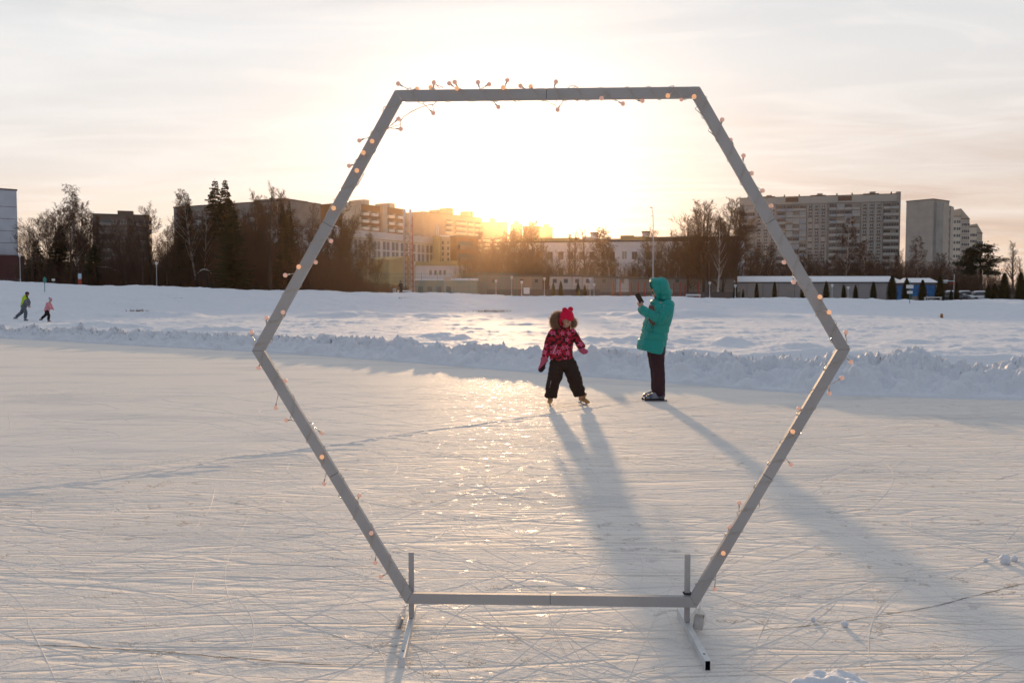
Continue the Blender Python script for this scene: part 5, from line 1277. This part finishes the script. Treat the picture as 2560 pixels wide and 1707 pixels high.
B = Bld('school_wing', 'pale green-cream wing with small windows beside the mustard stair tower', 1099, 1141, 206, 206, 592, 10, M['cream_wall'], 1.0, parapet=M['roof_snow'])
ws = winmesh(.5, .9, M['wframe'], M['pane'], False)
for r_ in range(4):
    for px in (1108, 1121, 1134): B.add(ws, B.ux(px), B.uz(1120, 612 + r_ * 14))
B.finish()
B = Bld('apartment_block', 'brown block of stacked dark balconies lit by the low sun', 1142, 1196, 204, 208, 592, 10, M['brown_brick'], 1.0)
bl = balmesh(4.6, 2.3, False, mw=M['dark_block'])
for r_ in range(4): B.add(bl, 2.5, 3.2 + r_ * 2.8)
B.finish()
B = Bld('utility_building', 'mustard-yellow boiler house with a sloping roof beside the twin flues', 972, 1029, 170, 176, 652, 8, M['yellow_wall'], 1.0, parapet=M['yellow_wall'])
mb = MB(); W_, H_ = B.W, B.H; h2 = B.uz(1029, 640); mb.add([(0, 0, H_ + .2), (W_, 0, H_ + .2), (W_, 0, h2), (0, 8, H_ + .2), (W_, 8, H_ + .2), (W_, 8, h2)], [(0, 1, 2), (3, 5, 4), (0, 2, 5, 3), (1, 4, 5, 2)]); mb.build('gable', M['yellow_wall'], B.root)
B.box('side_wall', (W_, .5, 0), (W_ + 1.4, 8, h2), M['yellow_wall']); B.finish()
B = Bld('low_extension', 'low white extension with mustard parapet and small windows', 1040, 1240, 188, 190, 664, 12, M['white_wall'], 1.0, parapet=M['yellow_wall'])
B.box('yellow_storey', (0, 3, B.H), (B.ux(1116), 9, B.uz(1080, 653)), M['yellow_wall']); B.box('roof_vent', (B.ux(1080), 3.5, B.H), (B.ux(1088), 5, B.uz(1084, 648)), M['yellow_wall']); B.box('yellow_storey', (B.ux(1117), 4, B.H), (B.ux(1147), 9, B.uz(1130, 650)), M['yellow_wall'])
ws = winmesh(.6, 1.1, M['wframe'], M['pane'], False)
for px in (1077, 1089, 1101, 1112, 1160, 1175, 1190): B.add(ws, B.ux(px), B.uz(px, 688))
B.finish()
# twin steel flues in a red lattice
p = at(1019, 700, 160); g = ground_z(p.x, 160) - .5
r = empty('chimney', (p.x, 160, g)); tag(r, 'pair of tall steel flues held by a red lattice tower', 'chimney')
topz = at(1019, 524, 160).z - g
for px in (1012, 1027): mb = MB(); mb.lathe([(.27, 0), (.27, topz), (.22, topz + .05)], 12, (at(px, 700, 160).x - p.x, 0, 0)); mb.build('flue', M['silver'], r, True)
mb = MB(); zz = topz * .92
for sx in (-.35, .95):
    for sy in (.5, -.4): mb.bar((sx + .0, sy, 0), (sx + .0, sy, zz), .08)
k = 0; z = .5
while z < zz - 1: mb.bar((-.35, -.4, z), (.95, -.4, z + 1.1), .05); mb.bar((.95, -.4, z), (-.35, -.4, z + 1.1), .05); mb.bar((-.35, -.4, z), (.95, -.4, z), .07); z += 1.1
mb.build('lattice', M['rust'], r)
# towers behind, towards the sun
B = Bld('apartment_tower', 'beige panel tower to the left of the sun glow', 1059, 1205, 500, 540, 530, 20, M['beige_wall'], 1)
B.box('lift_house', (B.ux(1099), 2, B.H), (B.ux(1107), 8, B.uz(1103, 524)), M['beige_wall']); B.box('stair_head', (B.ux(1125), 1, B.H - 2), (B.ux(1137), 8, B.uz(1131, 520)), M['beige_wall']); B.box('stair_head', (B.ux(1176), 1, B.H - 4), (B.ux(1187), 8, B.uz(1181, 528)), M['beige_wall'])
bl = balmesh(5.5, 2.6, False, mw=M['cream_wall'])
for r_ in range(15):
    z = 2 + r_ * 3
    for px in (1122, 1146, 1158, 1176, 1194): B.add(bl, B.ux(px), z)
B.finish()
for i, (a, c, y, Yd, lab) in enumerate(((1204, 1268, 555, 760, 'hazy tower block directly under the sun'), (1275, 1306, 560, 840, 'hazy block just right of the sun glow'), (1308, 1355, 566, 860, 'hazy long roofline right of the sun, with a step'), (1350, 1382, 569, 800, 'hazy low tower, rightmost of the blocks under the sun'))):
    B = Bld('apartment_tower', lab, a, c, Yd, Yd, y, 20, M['beige_wall'], 1)
    bl = balmesh(6, 2.6, False, mw=M['cream_wall'])
    for r_ in range(12):
        for k in range(int(B.W / 9)): B.add(bl, 4.5 + k * 9, 12 + r_ * 3.4)
    B.box('lift_house', (B.W * .3, 2, B.H), (B.W * .3 + 5, 8, B.H + 3.5), M['beige_wall']); B.finish()
# school
B = Bld('school_building', 'long white two-storey school with mustard roof blocks and brown-framed windows', 1262, 1862, 205, 196, 608, 14, M['white_wall'], 1.0, parapet=M['roof_dark'])
B.box('mustard_storey', (B.ux(1290), 1.5, B.H), (B.ux(1446), 12, B.uz(1360, 594)), M['yellow_wall']); B.box('grey_storey', (B.ux(1447), 1.5, B.H), (B.ux(1548), 12, B.uz(1500, 596)), M['panel_grey'])
B.box('mustard_storey', (B.ux(1549), 1, B.H), (B.ux(1583), 12, B.uz(1560, 588)), M['yellow_wall']); B.box('mustard_storey', (B.ux(1583.3), 1.6, B.H), (B.ux(1613), 12, B.uz(1600, 590)), M['yellow_wall']); B.box('grey_storey', (B.ux(1613.3), 1.5, B.H), (B.ux(1860), 12, B.uz(1740, 590)), M['dark_block'])
for a, c, y in ((1472, 1490, 578), (1603, 1622, 575)):
    B.box('roof_hut', (B.ux(a), 4, B.uz(a, 596)), (B.ux(c), 7, B.uz(a, y + 3)), M['white_wall']); B.box('hut_cap', (B.ux(a - 1.5), 3.7, B.uz(a, y + 3)), (B.ux(c + 1.5), 7.3, B.uz(a, y)), M['roof_dark'])
B.box('roof_ledge', (B.ux(1453), 2, B.uz(1460, 594)), (B.ux(1492), 6, B.uz(1460, 590)), M['roof_snow'])
wm = winmesh(1.18, 1.75, M['wood_frame'], M['pane']); wl = winmesh(1.18, 1.9, M['wframe'], M['pane_lit'])
for j, px in enumerate((1284, 1300, 1326, 1350, 1375, 1402, 1426, 1454, 1479, 1510, 1530, 1560, 1585, 1621, 1647, 1680, 1705, 1745, 1770, 1810, 1835)):
    u = B.ux(px); B.add(wl if px == 1560 else wm, u, B.uz(px, 648.5))
    if px != 1560: B.add(wm, u, B.uz(px, 688.5))
B.finish()
# big panel block on the right
B = Bld('apartment_block', 'biggest grey panel block with long rows of glazed balconies, right of centre', 1849, 2241, 400, 383, 497, 17, M['panel_grey'], 1.0)
B.box('end_wall', (B.W, .3, -2), (B.W + 1.8, 17, B.H + 1.2), M['panel_grey']); B.box('parapet', (0, -.4, B.H - 3.0), (B.W, -.02, B.H), mat('pale_parapet', (.33, .33, .31), .8, .2))
fl = 2.86; nf = 14
cols_b = [(212, 362, 2), (600, 695, 1), (700, 920, 3), (1165, 1500, 4), (1752, 1922, 2)]; cols_w = [(372, 595), (930, 1140), (1515, 1745)]
cpx = lambda c: 1800 + c / 4.356
bal = {}
for a, c, n in cols_b:
    ua, uc = B.ux(cpx(a)), B.ux(cpx(c)); w_ = (uc - ua) / n
    for r_ in range(nf):
        z = B.H - 3.3 - fl * (r_ + 1)
        for k in range(n):
            gl = rb_.random() < .62; mk = rb_.choice(('balcony', 'balcony', 'balcony', 'balcony_b', 'balcony_c')); pk = rb_.choice(('pane', 'pane', 'pane_mid', 'pane_mid')); key = (round(w_, 1), gl, mk, pk)
            if key not in bal: bal[key] = balmesh(w_ * .97, fl - .15, gl, mw=M[mk], pane=M[pk if gl else 'pane'])
            B.add(bal[key], ua + (k + .5) * w_, z, -.02 + (.12 if k % 2 else 0), 'balcony', limit=100)
wm = winmesh(1.5, 1.5, M['wframe'], M['pane']); wl = winmesh(1.5, 1.5, M['wframe'], M['pane_lit']); mb_sp = MB()
for a, c in cols_w:
    ua, uc = B.ux(cpx(a)), B.ux(cpx(c)); n = 3; w_ = (uc - ua) / n
    for k in range(n):
        u = ua + (k + .5) * w_
        for s in (-1, 1): B.box('pilaster', (u + s * 1.25 - .16, -.55, 0), (u + s * 1.25 + .16, 0, B.H - 3.2), M['balcony'])
        for r_ in range(nf):
            z = B.H - 3.3 - fl * (r_ + 1); B.add(wl if rb_.random() < .18 else wm, u, z + .95, 0, 'window'); mb_sp.box((u, -.03, z + .42), (1.5, .06, .55))
mb_sp.build('spandrels', M['roof_dark'], B.root)['kind'] = 'stuff'
for a, c, y in ((488, 548, 200), (1043, 1102, 180), (1618, 1680, 160)):
    B.box('lift_house', (B.ux(cpx(a)), 4, B.H), (B.ux(cpx(c)), 9, B.uz(cpx(a), 440 + y / 4.356)), M['panel_grey'])
    B.box('roof_deck', (B.ux(cpx(a - 75)), 3, B.H), (B.ux(cpx(c + 35)), 8, B.H + 1.0), M['roof_dark'])
for cx_ in (288, 683, 843, 1252, 1417, 1842): B.box('vent', (B.ux(cpx(cx_ - 6)), 1, B.H), (B.ux(cpx(cx_ + 6)), 2.5, B.H + 1.3), M['roof_dark'])
for a, c in ((693, 832), (1260, 1410)): B.box('roof_recess', (B.ux(cpx(a)), -.46, B.H - 2.2), (B.ux(cpx(c)), -.40, B.H - .2), mat('brown_recess', (.12, .08, .07), .9, .1))
B.finish()
# blank pale tower and the stepped towers behind it
B = Bld('apartment_tower', 'pale tower with a blank end wall, right of the big panel block', 2266, 2333, 330, 322, 505, 12, M['pale_tower'], 1.0)
B.box('lift_house', (B.ux(2308), 3, B.H), (B.ux(2316), 8, B.uz(2310, 497)), M['pale_tower']); B.box('corner_bay', (B.W, 1, 0), (B.W + .9, 6, B.uz(2333, 503)), M['panel_grey'])
for k in range(10): z = 3.5 + k * 3.3; B.box('panel_joint', (0, -.03, z), (B.W, 0, z + .07), M['garage'])
B.box('panel_joint', (B.W * .46, -.035, 0), (B.W * .46 + .08, 0, B.H), M['garage'])
bl = balmesh(1.2, 2.2, False, mw=M['balcony'])
B.finish()
B = Bld('apartment_block', 'long grey wing receding to the right behind the pale blank tower', 2336, 2377, 325, 352, 506, 6, M['panel_grey'], 1.0)
for k in range(3):
    u = B.W * (k + .72) / 3; B.box('bay', (u - B.W * .11, -1.2, 0), (u + B.W * .09, 0, B.H + .9), M['pale_tower'])
    for r_ in range(12): B.add(bl, B.W * (k + .25) / 3, 2.5 + r_ * 2.9)
B.finish()
for i, (a, c, y, Yd, m_, lab) in enumerate((        (2376, 2402, 542, 400, 'cream_wall', 'pale stepped tower with a row of small windows'), (2402, 2424, 548, 415, 'pale_tower', 'white tower with slanted top beside the stepped tower'), (2424, 2442, 568, 440, 'cream_wall', 'lower cream tower behind the pine, left of two'), (2442, 2456, 584, 450, 'pale_tower', 'lowest rounded white tower, rightmost above the pine'))):
    B = Bld('apartment_tower', lab, a, c, Yd, Yd, y, 15, M[m_], 1.0)
    if True:
        ws = winmesh(2.0, 1.6, M['wframe'], M['pane'])
        for r_ in range(11):
            z = 3 + r_ * 3.1
            if z < B.H - 3: B.add(ws, B.W * .35, z); B.add(ws, B.W * .8, z)
    if i in (1, 3):
        mb = MB(); W_, H_ = B.W, B.H; mb.add([(0, 0, H_ + .4), (W_, 0, H_ + .4), (0, 0, H_ + 5), (0, 15, H_ + .4), (W_, 15, H_ + .4), (0, 15, H_ + 5)], [(0, 1, 2), (3, 5, 4), (1, 4, 5, 2), (0, 2, 5, 3)]); mb.build('slanted_top', M['pale_tower'], B.root)
    B.finish()
# long garage with snowy roof
B = Bld('garage_building', 'long low grey garage with snow-covered hipped roof', 1838, 2252, 150, 150, 705, 9, M['garage'], .6, cut=.2)
mb = MB(); W_, H_ = B.W, B.H; e = .3; rz_ = B.uz(2000, 689)
mb.add([(-e, -e, H_ + .16), (W_ + e, -e, H_ + .16), (W_ - 0.2, 4, rz_), (1.6, 4, rz_), (-e, 9 + e, H_ + .16), (W_ + e, 9 + e, H_ + .16), (-e, -e, H_ - .0), (W_ + e, -e, H_ - .0)], [(0, 1, 2, 3), (0, 3, 4), (1, 5, 2), (3, 2, 5, 4), (6, 7, 1, 0)]); mb.build('snow_roof', M['roof_snow'], B.root)
for k in range(10): u = 2 + k * 2.7; B.box('wall_joint', (u, -.03, 0), (u + .05, 0, H_ - .3), M['dark_block'])
B.finish()
B = Bld('kiosk', 'blue-panelled kiosk with a snowy roof at the far right', 2276, 2346, 138, 138, 712, 5, M['blue_panel'], .6)
mb = MB(); W_, H_ = B.W, B.H; mb.add([(-.3, -.3, H_ + .36), (W_ + .1, -.3, H_ + .36), (W_, 3, B.uz(2320, 694)), (.2, 3, B.uz(2320, 694)), (-.3, 5.3, H_ + .36), (W_ + .1, 5.3, H_ + .36)], [(0, 1, 2, 3), (0, 3, 4), (1, 5, 2), (3, 2, 5, 4)]); mb.build('snow_roof', M['roof_snow'], B.root)
B.box('white_corner', (W_ - .35, -.06, 0), (W_, 0, H_), M['white_wall']); B.box('plinth', (0, -.1, 0), (W_, 0, 1.1), M['shed'])
B.add(winmesh(1.4, 1.0, M['wframe'], M['pane'], False), W_ * .45, .2, -.1); B.finish()
# huts and sheds behind the fence in the middle
for i, (a, c, y, m_, lab) in enumerate(((1195, 1283, 688, 'shed', 'grey-green shed in the sun glow, leftmost of the hut row'), (1284, 1328, 692, 'beige_wall', 'beige hut with a small window, under the sun glow'), (1329, 1356, 692, 'shed', 'windowless beige hut in the row'), (1376, 1400, 692, 'hut_white', 'whitish hut with a tiny square window'), (1402, 1430, 692, 'hut_white', 'whitish hut with a brown window, second of its kind'),
        (1432, 1456, 692, 'hut_white', 'whitish hut before the school, third of the bright ones'), (1458, 1484, 693, 'hut_white', 'whitish hut with orange window, rightmost of the bright ones'), (1485, 1540, 695, 'shed', 'grey hut behind the red poles'), (1541, 1572, 697, 'hut_white', 'pale hut directly behind the red poles'), (1573, 1840, 698, 'shed', 'long grey shed running behind the adult to the tall trees'))):
    B = Bld('storage_hut', lab, a, c, 150, 150, y, 4, M[m_], .8); B.add(winmesh(.75, .75, M['wood_frame'], M['pane'], False), B.W * .45, B.uz(a, 708)); B.finish()
B = Bld('sports_shed', 'low green-grey shed with snow on its roof by the sports court', 1038, 1192, 146, 146, 701, 6, mat('green_shed', (.22, .26, .22), .8, .2), .8, parapet=M['roof_snow'])
for px in (1052, 1075, 1098, 1122): B.add(winmesh(.9, 1.5, mat('teal_frame', (.05, .22, .22), .6, .3), M['pane'], False), B.ux(px), B.uz(px, 738))
B.finish()
# fences
def fence(label, px0, px1, Y, ytop, ybase, step, m_, mesh_rows, solid=None, post_w=.06):
    a = at(px0, ybase, Y); c = at(px1, ybase, Y); h = at(px0, ytop, Y).z - a.z; r = empty('fence', (a.x, Y, a.z - .3)); tag(r, label, 'fence'); W = c.x - a.x; n = int(W / step)
    for i in range(n + 1): mb = MB(); mb.box((W * i / n, 0, (h + .3) / 2), (post_w, post_w, h + .5)); mb.build('post', m_, r)
    mb = MB()
    for k in range(mesh_rows + 1): z = .3 + h * k / mesh_rows; mb.box((W / 2, .04, z), (W, .025, .035))
    if solid: mb.box((W / 2, .08, .3 + h * solid / 2), (W, .03, h * solid))
    else:
        for i in range(int(W / .3)): mb.box((i * .3, .04, .3 + h / 2), (.012, .012, h))
    mb.build('mesh_panel', m_, r)
M['green_net'] = mat('green_mesh', (.04, .22, .20), .7, .3); M['grey_net'] = mat('dark_fence', (.10, .09, .09), .8, .2)
fence('tall green wire-mesh fence of the sports court', 935, 1292, 134, 684, 738, 2.2, M['green_net'], 5)
fence('dark grey panel fence behind the small thujas', 1218, 1500, 135, 716, 742, 1.8, M['grey_net'], 4, .7)
fence('dark board fence below the tall bare trees', 1500, 1850, 138, 722, 744, 2.2, M['grey_net'], 3, .62)
fence('low dark railing at the far left', -10, 46, 124, 697, 704, 1.2, M['grey_net'], 2)
fence('dark fence behind the thujas at the far right', 2350, 2580, 150, 735, 750, 2.2, M['grey_net'], 3, .9)
# ------------------------------------------------------------------ lamps, signs, benches and other bits on the shore
M['pole'] = mat('lamp_pole', (.42, .44, .45), .5, .4); M['green_pole'] = mat('green_pole', (.05, .22, .19), .5, .4); M['white_paint'] = mat('white_paint', (.66, .66, .66), .6, .3); M['red_paint'] = mat('red_paint', (.34, .03, .025), .6, .3); M['glass_shade'] = mat('lamp_glass', (.62, .62, .62), .3, .5)
def base_at(px, py, Y): p = at(px, py, Y); return Vector((p.x, Y, p.z))
lamps = [(51, 635, 703), (392, 655, 721), (1240, 699, 739), (1279, 690, 741), (1304, 702, 741), (1361, 693, 742), (1475, 694, 743), (1485, 708, 743), (1774, 704, 746), (1838, 711, 747), (2080, 710, 750), (2120, 716, 750)]
ll = ['park lamp beside the maroon shop base', 'park lamp with a flat cap before the dark left thicket', 'park lamp, leftmost of those near the green court', 'tall park lamp right of the court shed', 'park lamp just left of the white notice board', 'park lamp left of the small thujas', 'park lamp right of the small thujas', 'shorter park lamp beside its taller twin', 'park lamp right of the white bench behind the adult', 'park lamp at the left corner of the garage', 'park lamp before the middle of the garage', 'park lamp between two thujas and a birch by the garage']
for (px, yt, yb), lab in zip(lamps, ll):
    Y = 122; b0 = base_at(px, yb, Y); h = at(px, yt, Y).z - b0.z; r = empty('park_lamp', (b0.x, Y, b0.z - .2)); tag(r, lab, 'lamp', 'park lamps along the shore')
    mb = MB(); mb.lathe([(.10, 0), (.09, .5), (.045, .6), (.04, h - .25)], 8); mb.build('pole', M['pole'], r, True)
    mb = MB(); mb.lathe([(.06, h - .28), (.19, h + .02), (.20, h + .12), (.05, h + .2)], 10); mb.build('lamp_shade', M['glass_shade'], r, True)
Y = 128; b0 = base_at(1632, 742, Y); h = at(1632, 519, Y).z - b0.z
r = empty('street_lamp', (b0.x, Y, b0.z)); tag(r, 'tall curved street lamp rising above the school roof', 'street lamp')
mb = MB(); mb.tube([(0, 0, 0), (0, 0, h * .62), (-.02, 0, h * .8), (-.06, 0, h * .93), (-.22, 0, h)], [.13, .09, .07, .055, .04], 8); mb.build('pole', M['pole'], r, True)
mb = MB(); mb.ball((-.34, 0, h + .0), (.28, .10, .09), 12, 8); mb.build('lamp_head', M['pole'], r, True)
mb = MB(); mb.ball((-.26, 0, h * .905), (.2, .08, .06), 10, 6); mb.build('lamp_head', M['pole'], r, True)
def sign(label, px, yt, yb, Y, boards, pm):
    b0 = base_at(px, yb, Y); h = at(px, yt, Y).z - b0.z; r = empty('signpost', (b0.x, Y, b0.z - .1)); tag(r, label, 'sign')
    mb = MB(); mb.lathe([(.04, 0), (.04, h)], 8); mb.build('pole', pm, r, True)
    for (x0, y0, x1, y1, m_, rnd) in boards:
        a = at(x0, y1, Y); c = at(x1, y0, Y); mb = MB()
        if rnd: mb.ball(((a.x + c.x) / 2 - b0.x, -.07, (a.z + c.z) / 2 - b0.z), ((c.x - a.x) / 2, .02, (c.z - a.z) / 2), 20, 10)
        else: mb.box(((a.x + c.x) / 2 - b0.x, -.07, (a.z + c.z) / 2 - b0.z), (c.x - a.x, .03, c.z - a.z))
        mb.build('board', m_, r)
sign('green pole with a round dark green sign left of the pink-coated child', 113, 690, 768, 100, [(108, 690, 117, 706, M['green_pole'], True), (110, 693, 115, 703, M['pole'], True)], M['green_pole'])
sign('small white board on a thin post near the left thicket', 134, 695, 720, 112, [(130, 695, 138, 700, M['white_paint'], False)], M['green_pole'])
sign('grey post with two white boards left of the blue kiosk', 2274, 700, 765, 104, [(2265, 710, 2283, 719, M['white_paint'], False), (2267, 725, 2281, 732, M['white_paint'], False)], M['green_pole'])
sign('white framed notice board in front of the dark fence', 1317, 716, 741, 124, [(1309, 717, 1324, 733, M['white_paint'], False)], M['grey_net'])
sign('pole with a beige basketball backboard beside the sports court', 1112, 689, 738, 130, [(1109, 690, 1127, 701, M['cream_wall'], False)], M['pole'])
sign('grey cantilever sign post right of the blue kiosk', 2384, 684, 752, 126, [(2355, 698, 2370, 702, M['white_paint'], False), (2354, 703, 2368, 706, M['pole'], False), (2370, 700, 2384, 702, M['pole'], False), (2374, 706, 2388, 708, M['red_paint'], False)], M['pole'])
b0 = base_at(200, 713, 126); r = empty('info_stand', (b0.x, 126, b0.z)); tag(r, 'info stand with pale blue sheet above a red-brown plinth', 'sign')
mb = MB(); mb.box((0, 0, .42), (.42, .2, .95)); mb.build('plinth', M['rust'], r); mb = MB(); mb.box((0, 0, 1.28), (.46, .08, .78)); mb.build('board', mat('pale_blue_sheet', (.42, .56, .66), .5, .3), r)
rp = [(1533, 702), (1550, 704), (1578, 705), (1595, 706), (1612, 705), (1684, 708), (1700, 707), (1713, 711), (1745, 707)]
for i, (px, yt) in enumerate(rp):
    Y = 125; b0 = base_at(px, 745, Y); h = at(px, yt, Y).z - b0.z; mb = MB(); mb.lathe([(.08, 0), (.08, h), (.05, h + .04)], 8); mb.box((0, 0, .1), (.3, .3, .12)); mb.box((0, 0, h * .55), (.14, .2, .06))
    o = mb.build('red_pole', M['red_paint'], None, False, b0)
    tag(o, 'red workout pole %s' % (('left of the adult\'s hood, ' + ORD[i]) if i < 5 else ('right of the adult\'s hood, ' + ORD[i - 5])), 'pole', 'red workout poles')
def bench(label, x0, x1, yt, yb, Y, back=True):
    a = base_at(x0, yb, Y); c = base_at(x1, yb, Y); h = at(x0, yt, Y).z - a.z; W = c.x - a.x; r = empty('bench', (a.x, Y, a.z - .05)); tag(r, label, 'bench')
    mb = MB(); mb.box((W / 2, 0, .45), (W, .45, .07)); mb.build('seat', M['white_paint'], r)
    if back: mb = MB(); mb.box((W / 2, -.22, (h + .5) / 2), (W, .05, h - .45)); mb.build('backrest', M['white_paint'], r)
    for x in (.08, W - .08): mb = MB(); mb.box((x, 0, .2), (.08, .4, .44)); mb.build('leg', M['pole'], r)
bench('white bench on the bank to the right of the adult', 1714, 1751, 735, 746, 122)
bench('white bench behind the dark figure on the bank', 994, 1029, 725, 736, 124)
bench('pale low bench in front of the blue kiosk', 2311, 2353, 742, 751, 123)
b0 = base_at(986, 735, 124); mb = MB(); mb.lathe([(.2, 0), (.24, .7), (.26, .72), (.26, .78), (.1, .8)], 12); tag(mb.build('litter_bin', M['pole'], None, True, b0), 'small round litter bin left of the dark figure on the bank', 'bin')
# rotten planks lying on the left bank
for i, (x0, y0, x1, y1) in enumerate(((455, 747.5, 375, 750), (308, 752.5, 262, 754), (250, 754, 205, 755.5))):
    a, c = at(x0, y0, 96), at(x1, y1, 96); mb = MB(); mb.bar((a - (a + c) / 2), (c - (a + c) / 2), .16, .30); o = mb.build('plank', M['dark_block'], None, False, (a + c) / 2)
    tag(o, ['long dark plank lying on the snowy left bank, rightmost of three', 'short dark plank lying on the snowy left bank, middle of three', 'short dark plank on the snowy left bank, nearest the skating child'][i], 'plank', 'planks on the left bank')
p = gp(2354, 796); mb = MB(); mb.lathe([(.10, 0), (.09, .28), (.03, .32)], 10); tag(mb.build('marker_stub', mat('rusty_orange', (.32, .14, .05), .7, .2), None, True, (p.x, p.y, .02)), 'small rusty orange stub standing on the far snow, right of the hexagon', 'marker')
# snow-covered cars and mounds behind the left trees and beyond the kiosk
def car(label, px, py, Y, rz=0, paint=(.10, .11, .12)):
    b0 = base_at(px, py, Y); r = empty('parked_car', b0, rz); tag(r, label, 'car', 'snowed-in parked cars')
    pm = mat('car_paint', paint, .3, .5)
    mb = MB(); mb.loft([((-2.1, 0, .62), .82, .18), ((-1.9, 0, .66), .86, .30), ((0, 0, .66), .88, .34), ((1.7, 0, .64), .86, .30), ((2.15, 0, .55), .78, .16)], 16, ref=(0, 0, 1)); mb.build('body', pm, r, True)
    mb = MB(); mb.loft([((-1.6, 0, .95), .74, .1), ((-1.1, 0, 1.15), .70, .28), ((.2, 0, 1.2), .70, .30), ((1.0, 0, .98), .72, .1)], 14, ref=(0, 0, 1)); mb.build('cabin_glass', M['pane'], r, True)
    mb = MB(); mb.loft([((-1.35, 0, 1.36), .60, .06), ((-1.0, 0, 1.48), .66, .12), ((.2, 0, 1.5), .66, .12), ((.6, 0, 1.36), .6, .06)], 12, ref=(0, 0, 1)); mb.loft([((1.0, 0, .98), .7, .06), ((1.5, 0, .98), .7, .09), ((1.95, 0, .86), .6, .05)], 12, ref=(0, 0, 1)); mb.build('snow_cap', M['roof_snow'], r, True)
    for x in (-1.35, 1.35):
        for y in (-.8, .8): mb = MB(); mb.lathe([(.1, -.1), (.33, -.1), (.33, .1), (.1, .1)], 14); o = mb.build('wheel', M['black_boot'], r, True, (x, y, .33)); o.rotation_euler = (math.pi / 2, 0, 0)
car('snow-capped car behind the left trees, right of the info stand', 268, 690, 150); car('snow-capped car behind the left trees, beside another car', 226, 680, 156, .2)
car('snowed-in car right of the blue kiosk, nearest the kiosk', 2385, 752, 136); car('snowed-in car between the kiosk and the pine', 2415, 752, 138, .1); car('low white car left of the large dark thuja at far right', 2455, 753, 136, 0, (.6, .6, .62))
# arched snowy shelter half hidden in the left thicket
b0 = base_at(512, 722, 134); r = empty('arched_shelter', b0); tag(r, 'dark arched shelter with snow on its curved top, in the left thicket', 'shelter')
mb = MB(); n = 14; arcp = [(1.6 * math.cos(math.pi * i / n), 2.9 * math.sin(math.pi * i / n)) for i in range(n + 1)]
mb.add([(x, y, z) for y in (0, 2.2) for x, z in arcp], [(i, i + 1, n + 2 + i, n + 1 + i) for i in range(n)] + [tuple(range(n + 1))]); mb.build('shell', mat('shelter_skin', (.035, .028, .026), .9, .1), r)
mb = MB(); mb.tube([(1.66 * math.cos(math.pi * (.28 + .44 * i / 8)), -.05, 2.96 * math.sin(math.pi * (.28 + .44 * i / 8))) for i in range(9)], [.02, .05, .07, .08, .08, .08, .07, .05, .02], 6); mb.build('snow_line', M['roof_snow'], r, True)
# dry tufts on the shore
for i, (px, py, Y, s) in enumerate(((1232, 777, 84, 1.3), (345, 780, 84, .8), (300, 765, 90, .7), (1006, 748, 98, .5))):
    rr = random.Random(i); mb = MB()
    for k in range(160 if i == 0 else 60): x = rr.gauss(0, .7 * s); hh_ = rr.uniform(.1, .35) * (1 if i else .6); mb.add([(x - .012, rr.gauss(0, .2), -.1), (x + .012, rr.gauss(0, .2), -.1), (x + rr.gauss(0, .15), 0, hh_)], [(0, 1, 2)])
    p = base_at(px, py, Y); tag(mb.build('dry_grass', mat('straw', (.22, .15, .08), .9, .1), None, False, p), ['dry brown grass tuft at the foot of the bank, left of the child in red', 'thin dry stalks at the foot of the left bank', 'small dry tuft on the left bank under the planks', 'sparse dry stalks on the bank below the dark figure'][i], 'grass tuft', None)

# ------------------------------------------------------------------ air
hm = bpy.data.materials.new('haze'); hm.use_nodes = True
nt = hm.node_tree
for n in list(nt.nodes): nt.nodes.remove(n)
pv = nt.nodes.new('ShaderNodeVolumePrincipled'); pv.inputs['Color'].default_value = (1.0, .74, .50, 1); pv.inputs['Density'].default_value = HAZE; pv.inputs['Anisotropy'].default_value = .90  # orange put into the haze colour to imitate lens flare round the sun
ou = nt.nodes.new('ShaderNodeOutputMaterial'); nt.links.new(pv.outputs[0], ou.inputs['Volume'])
mb = MB(); mb.box2((-1750, -60, -1.5), (1750, 1500, 85)); tag(mb.build('haze', hm), kind='stuff')
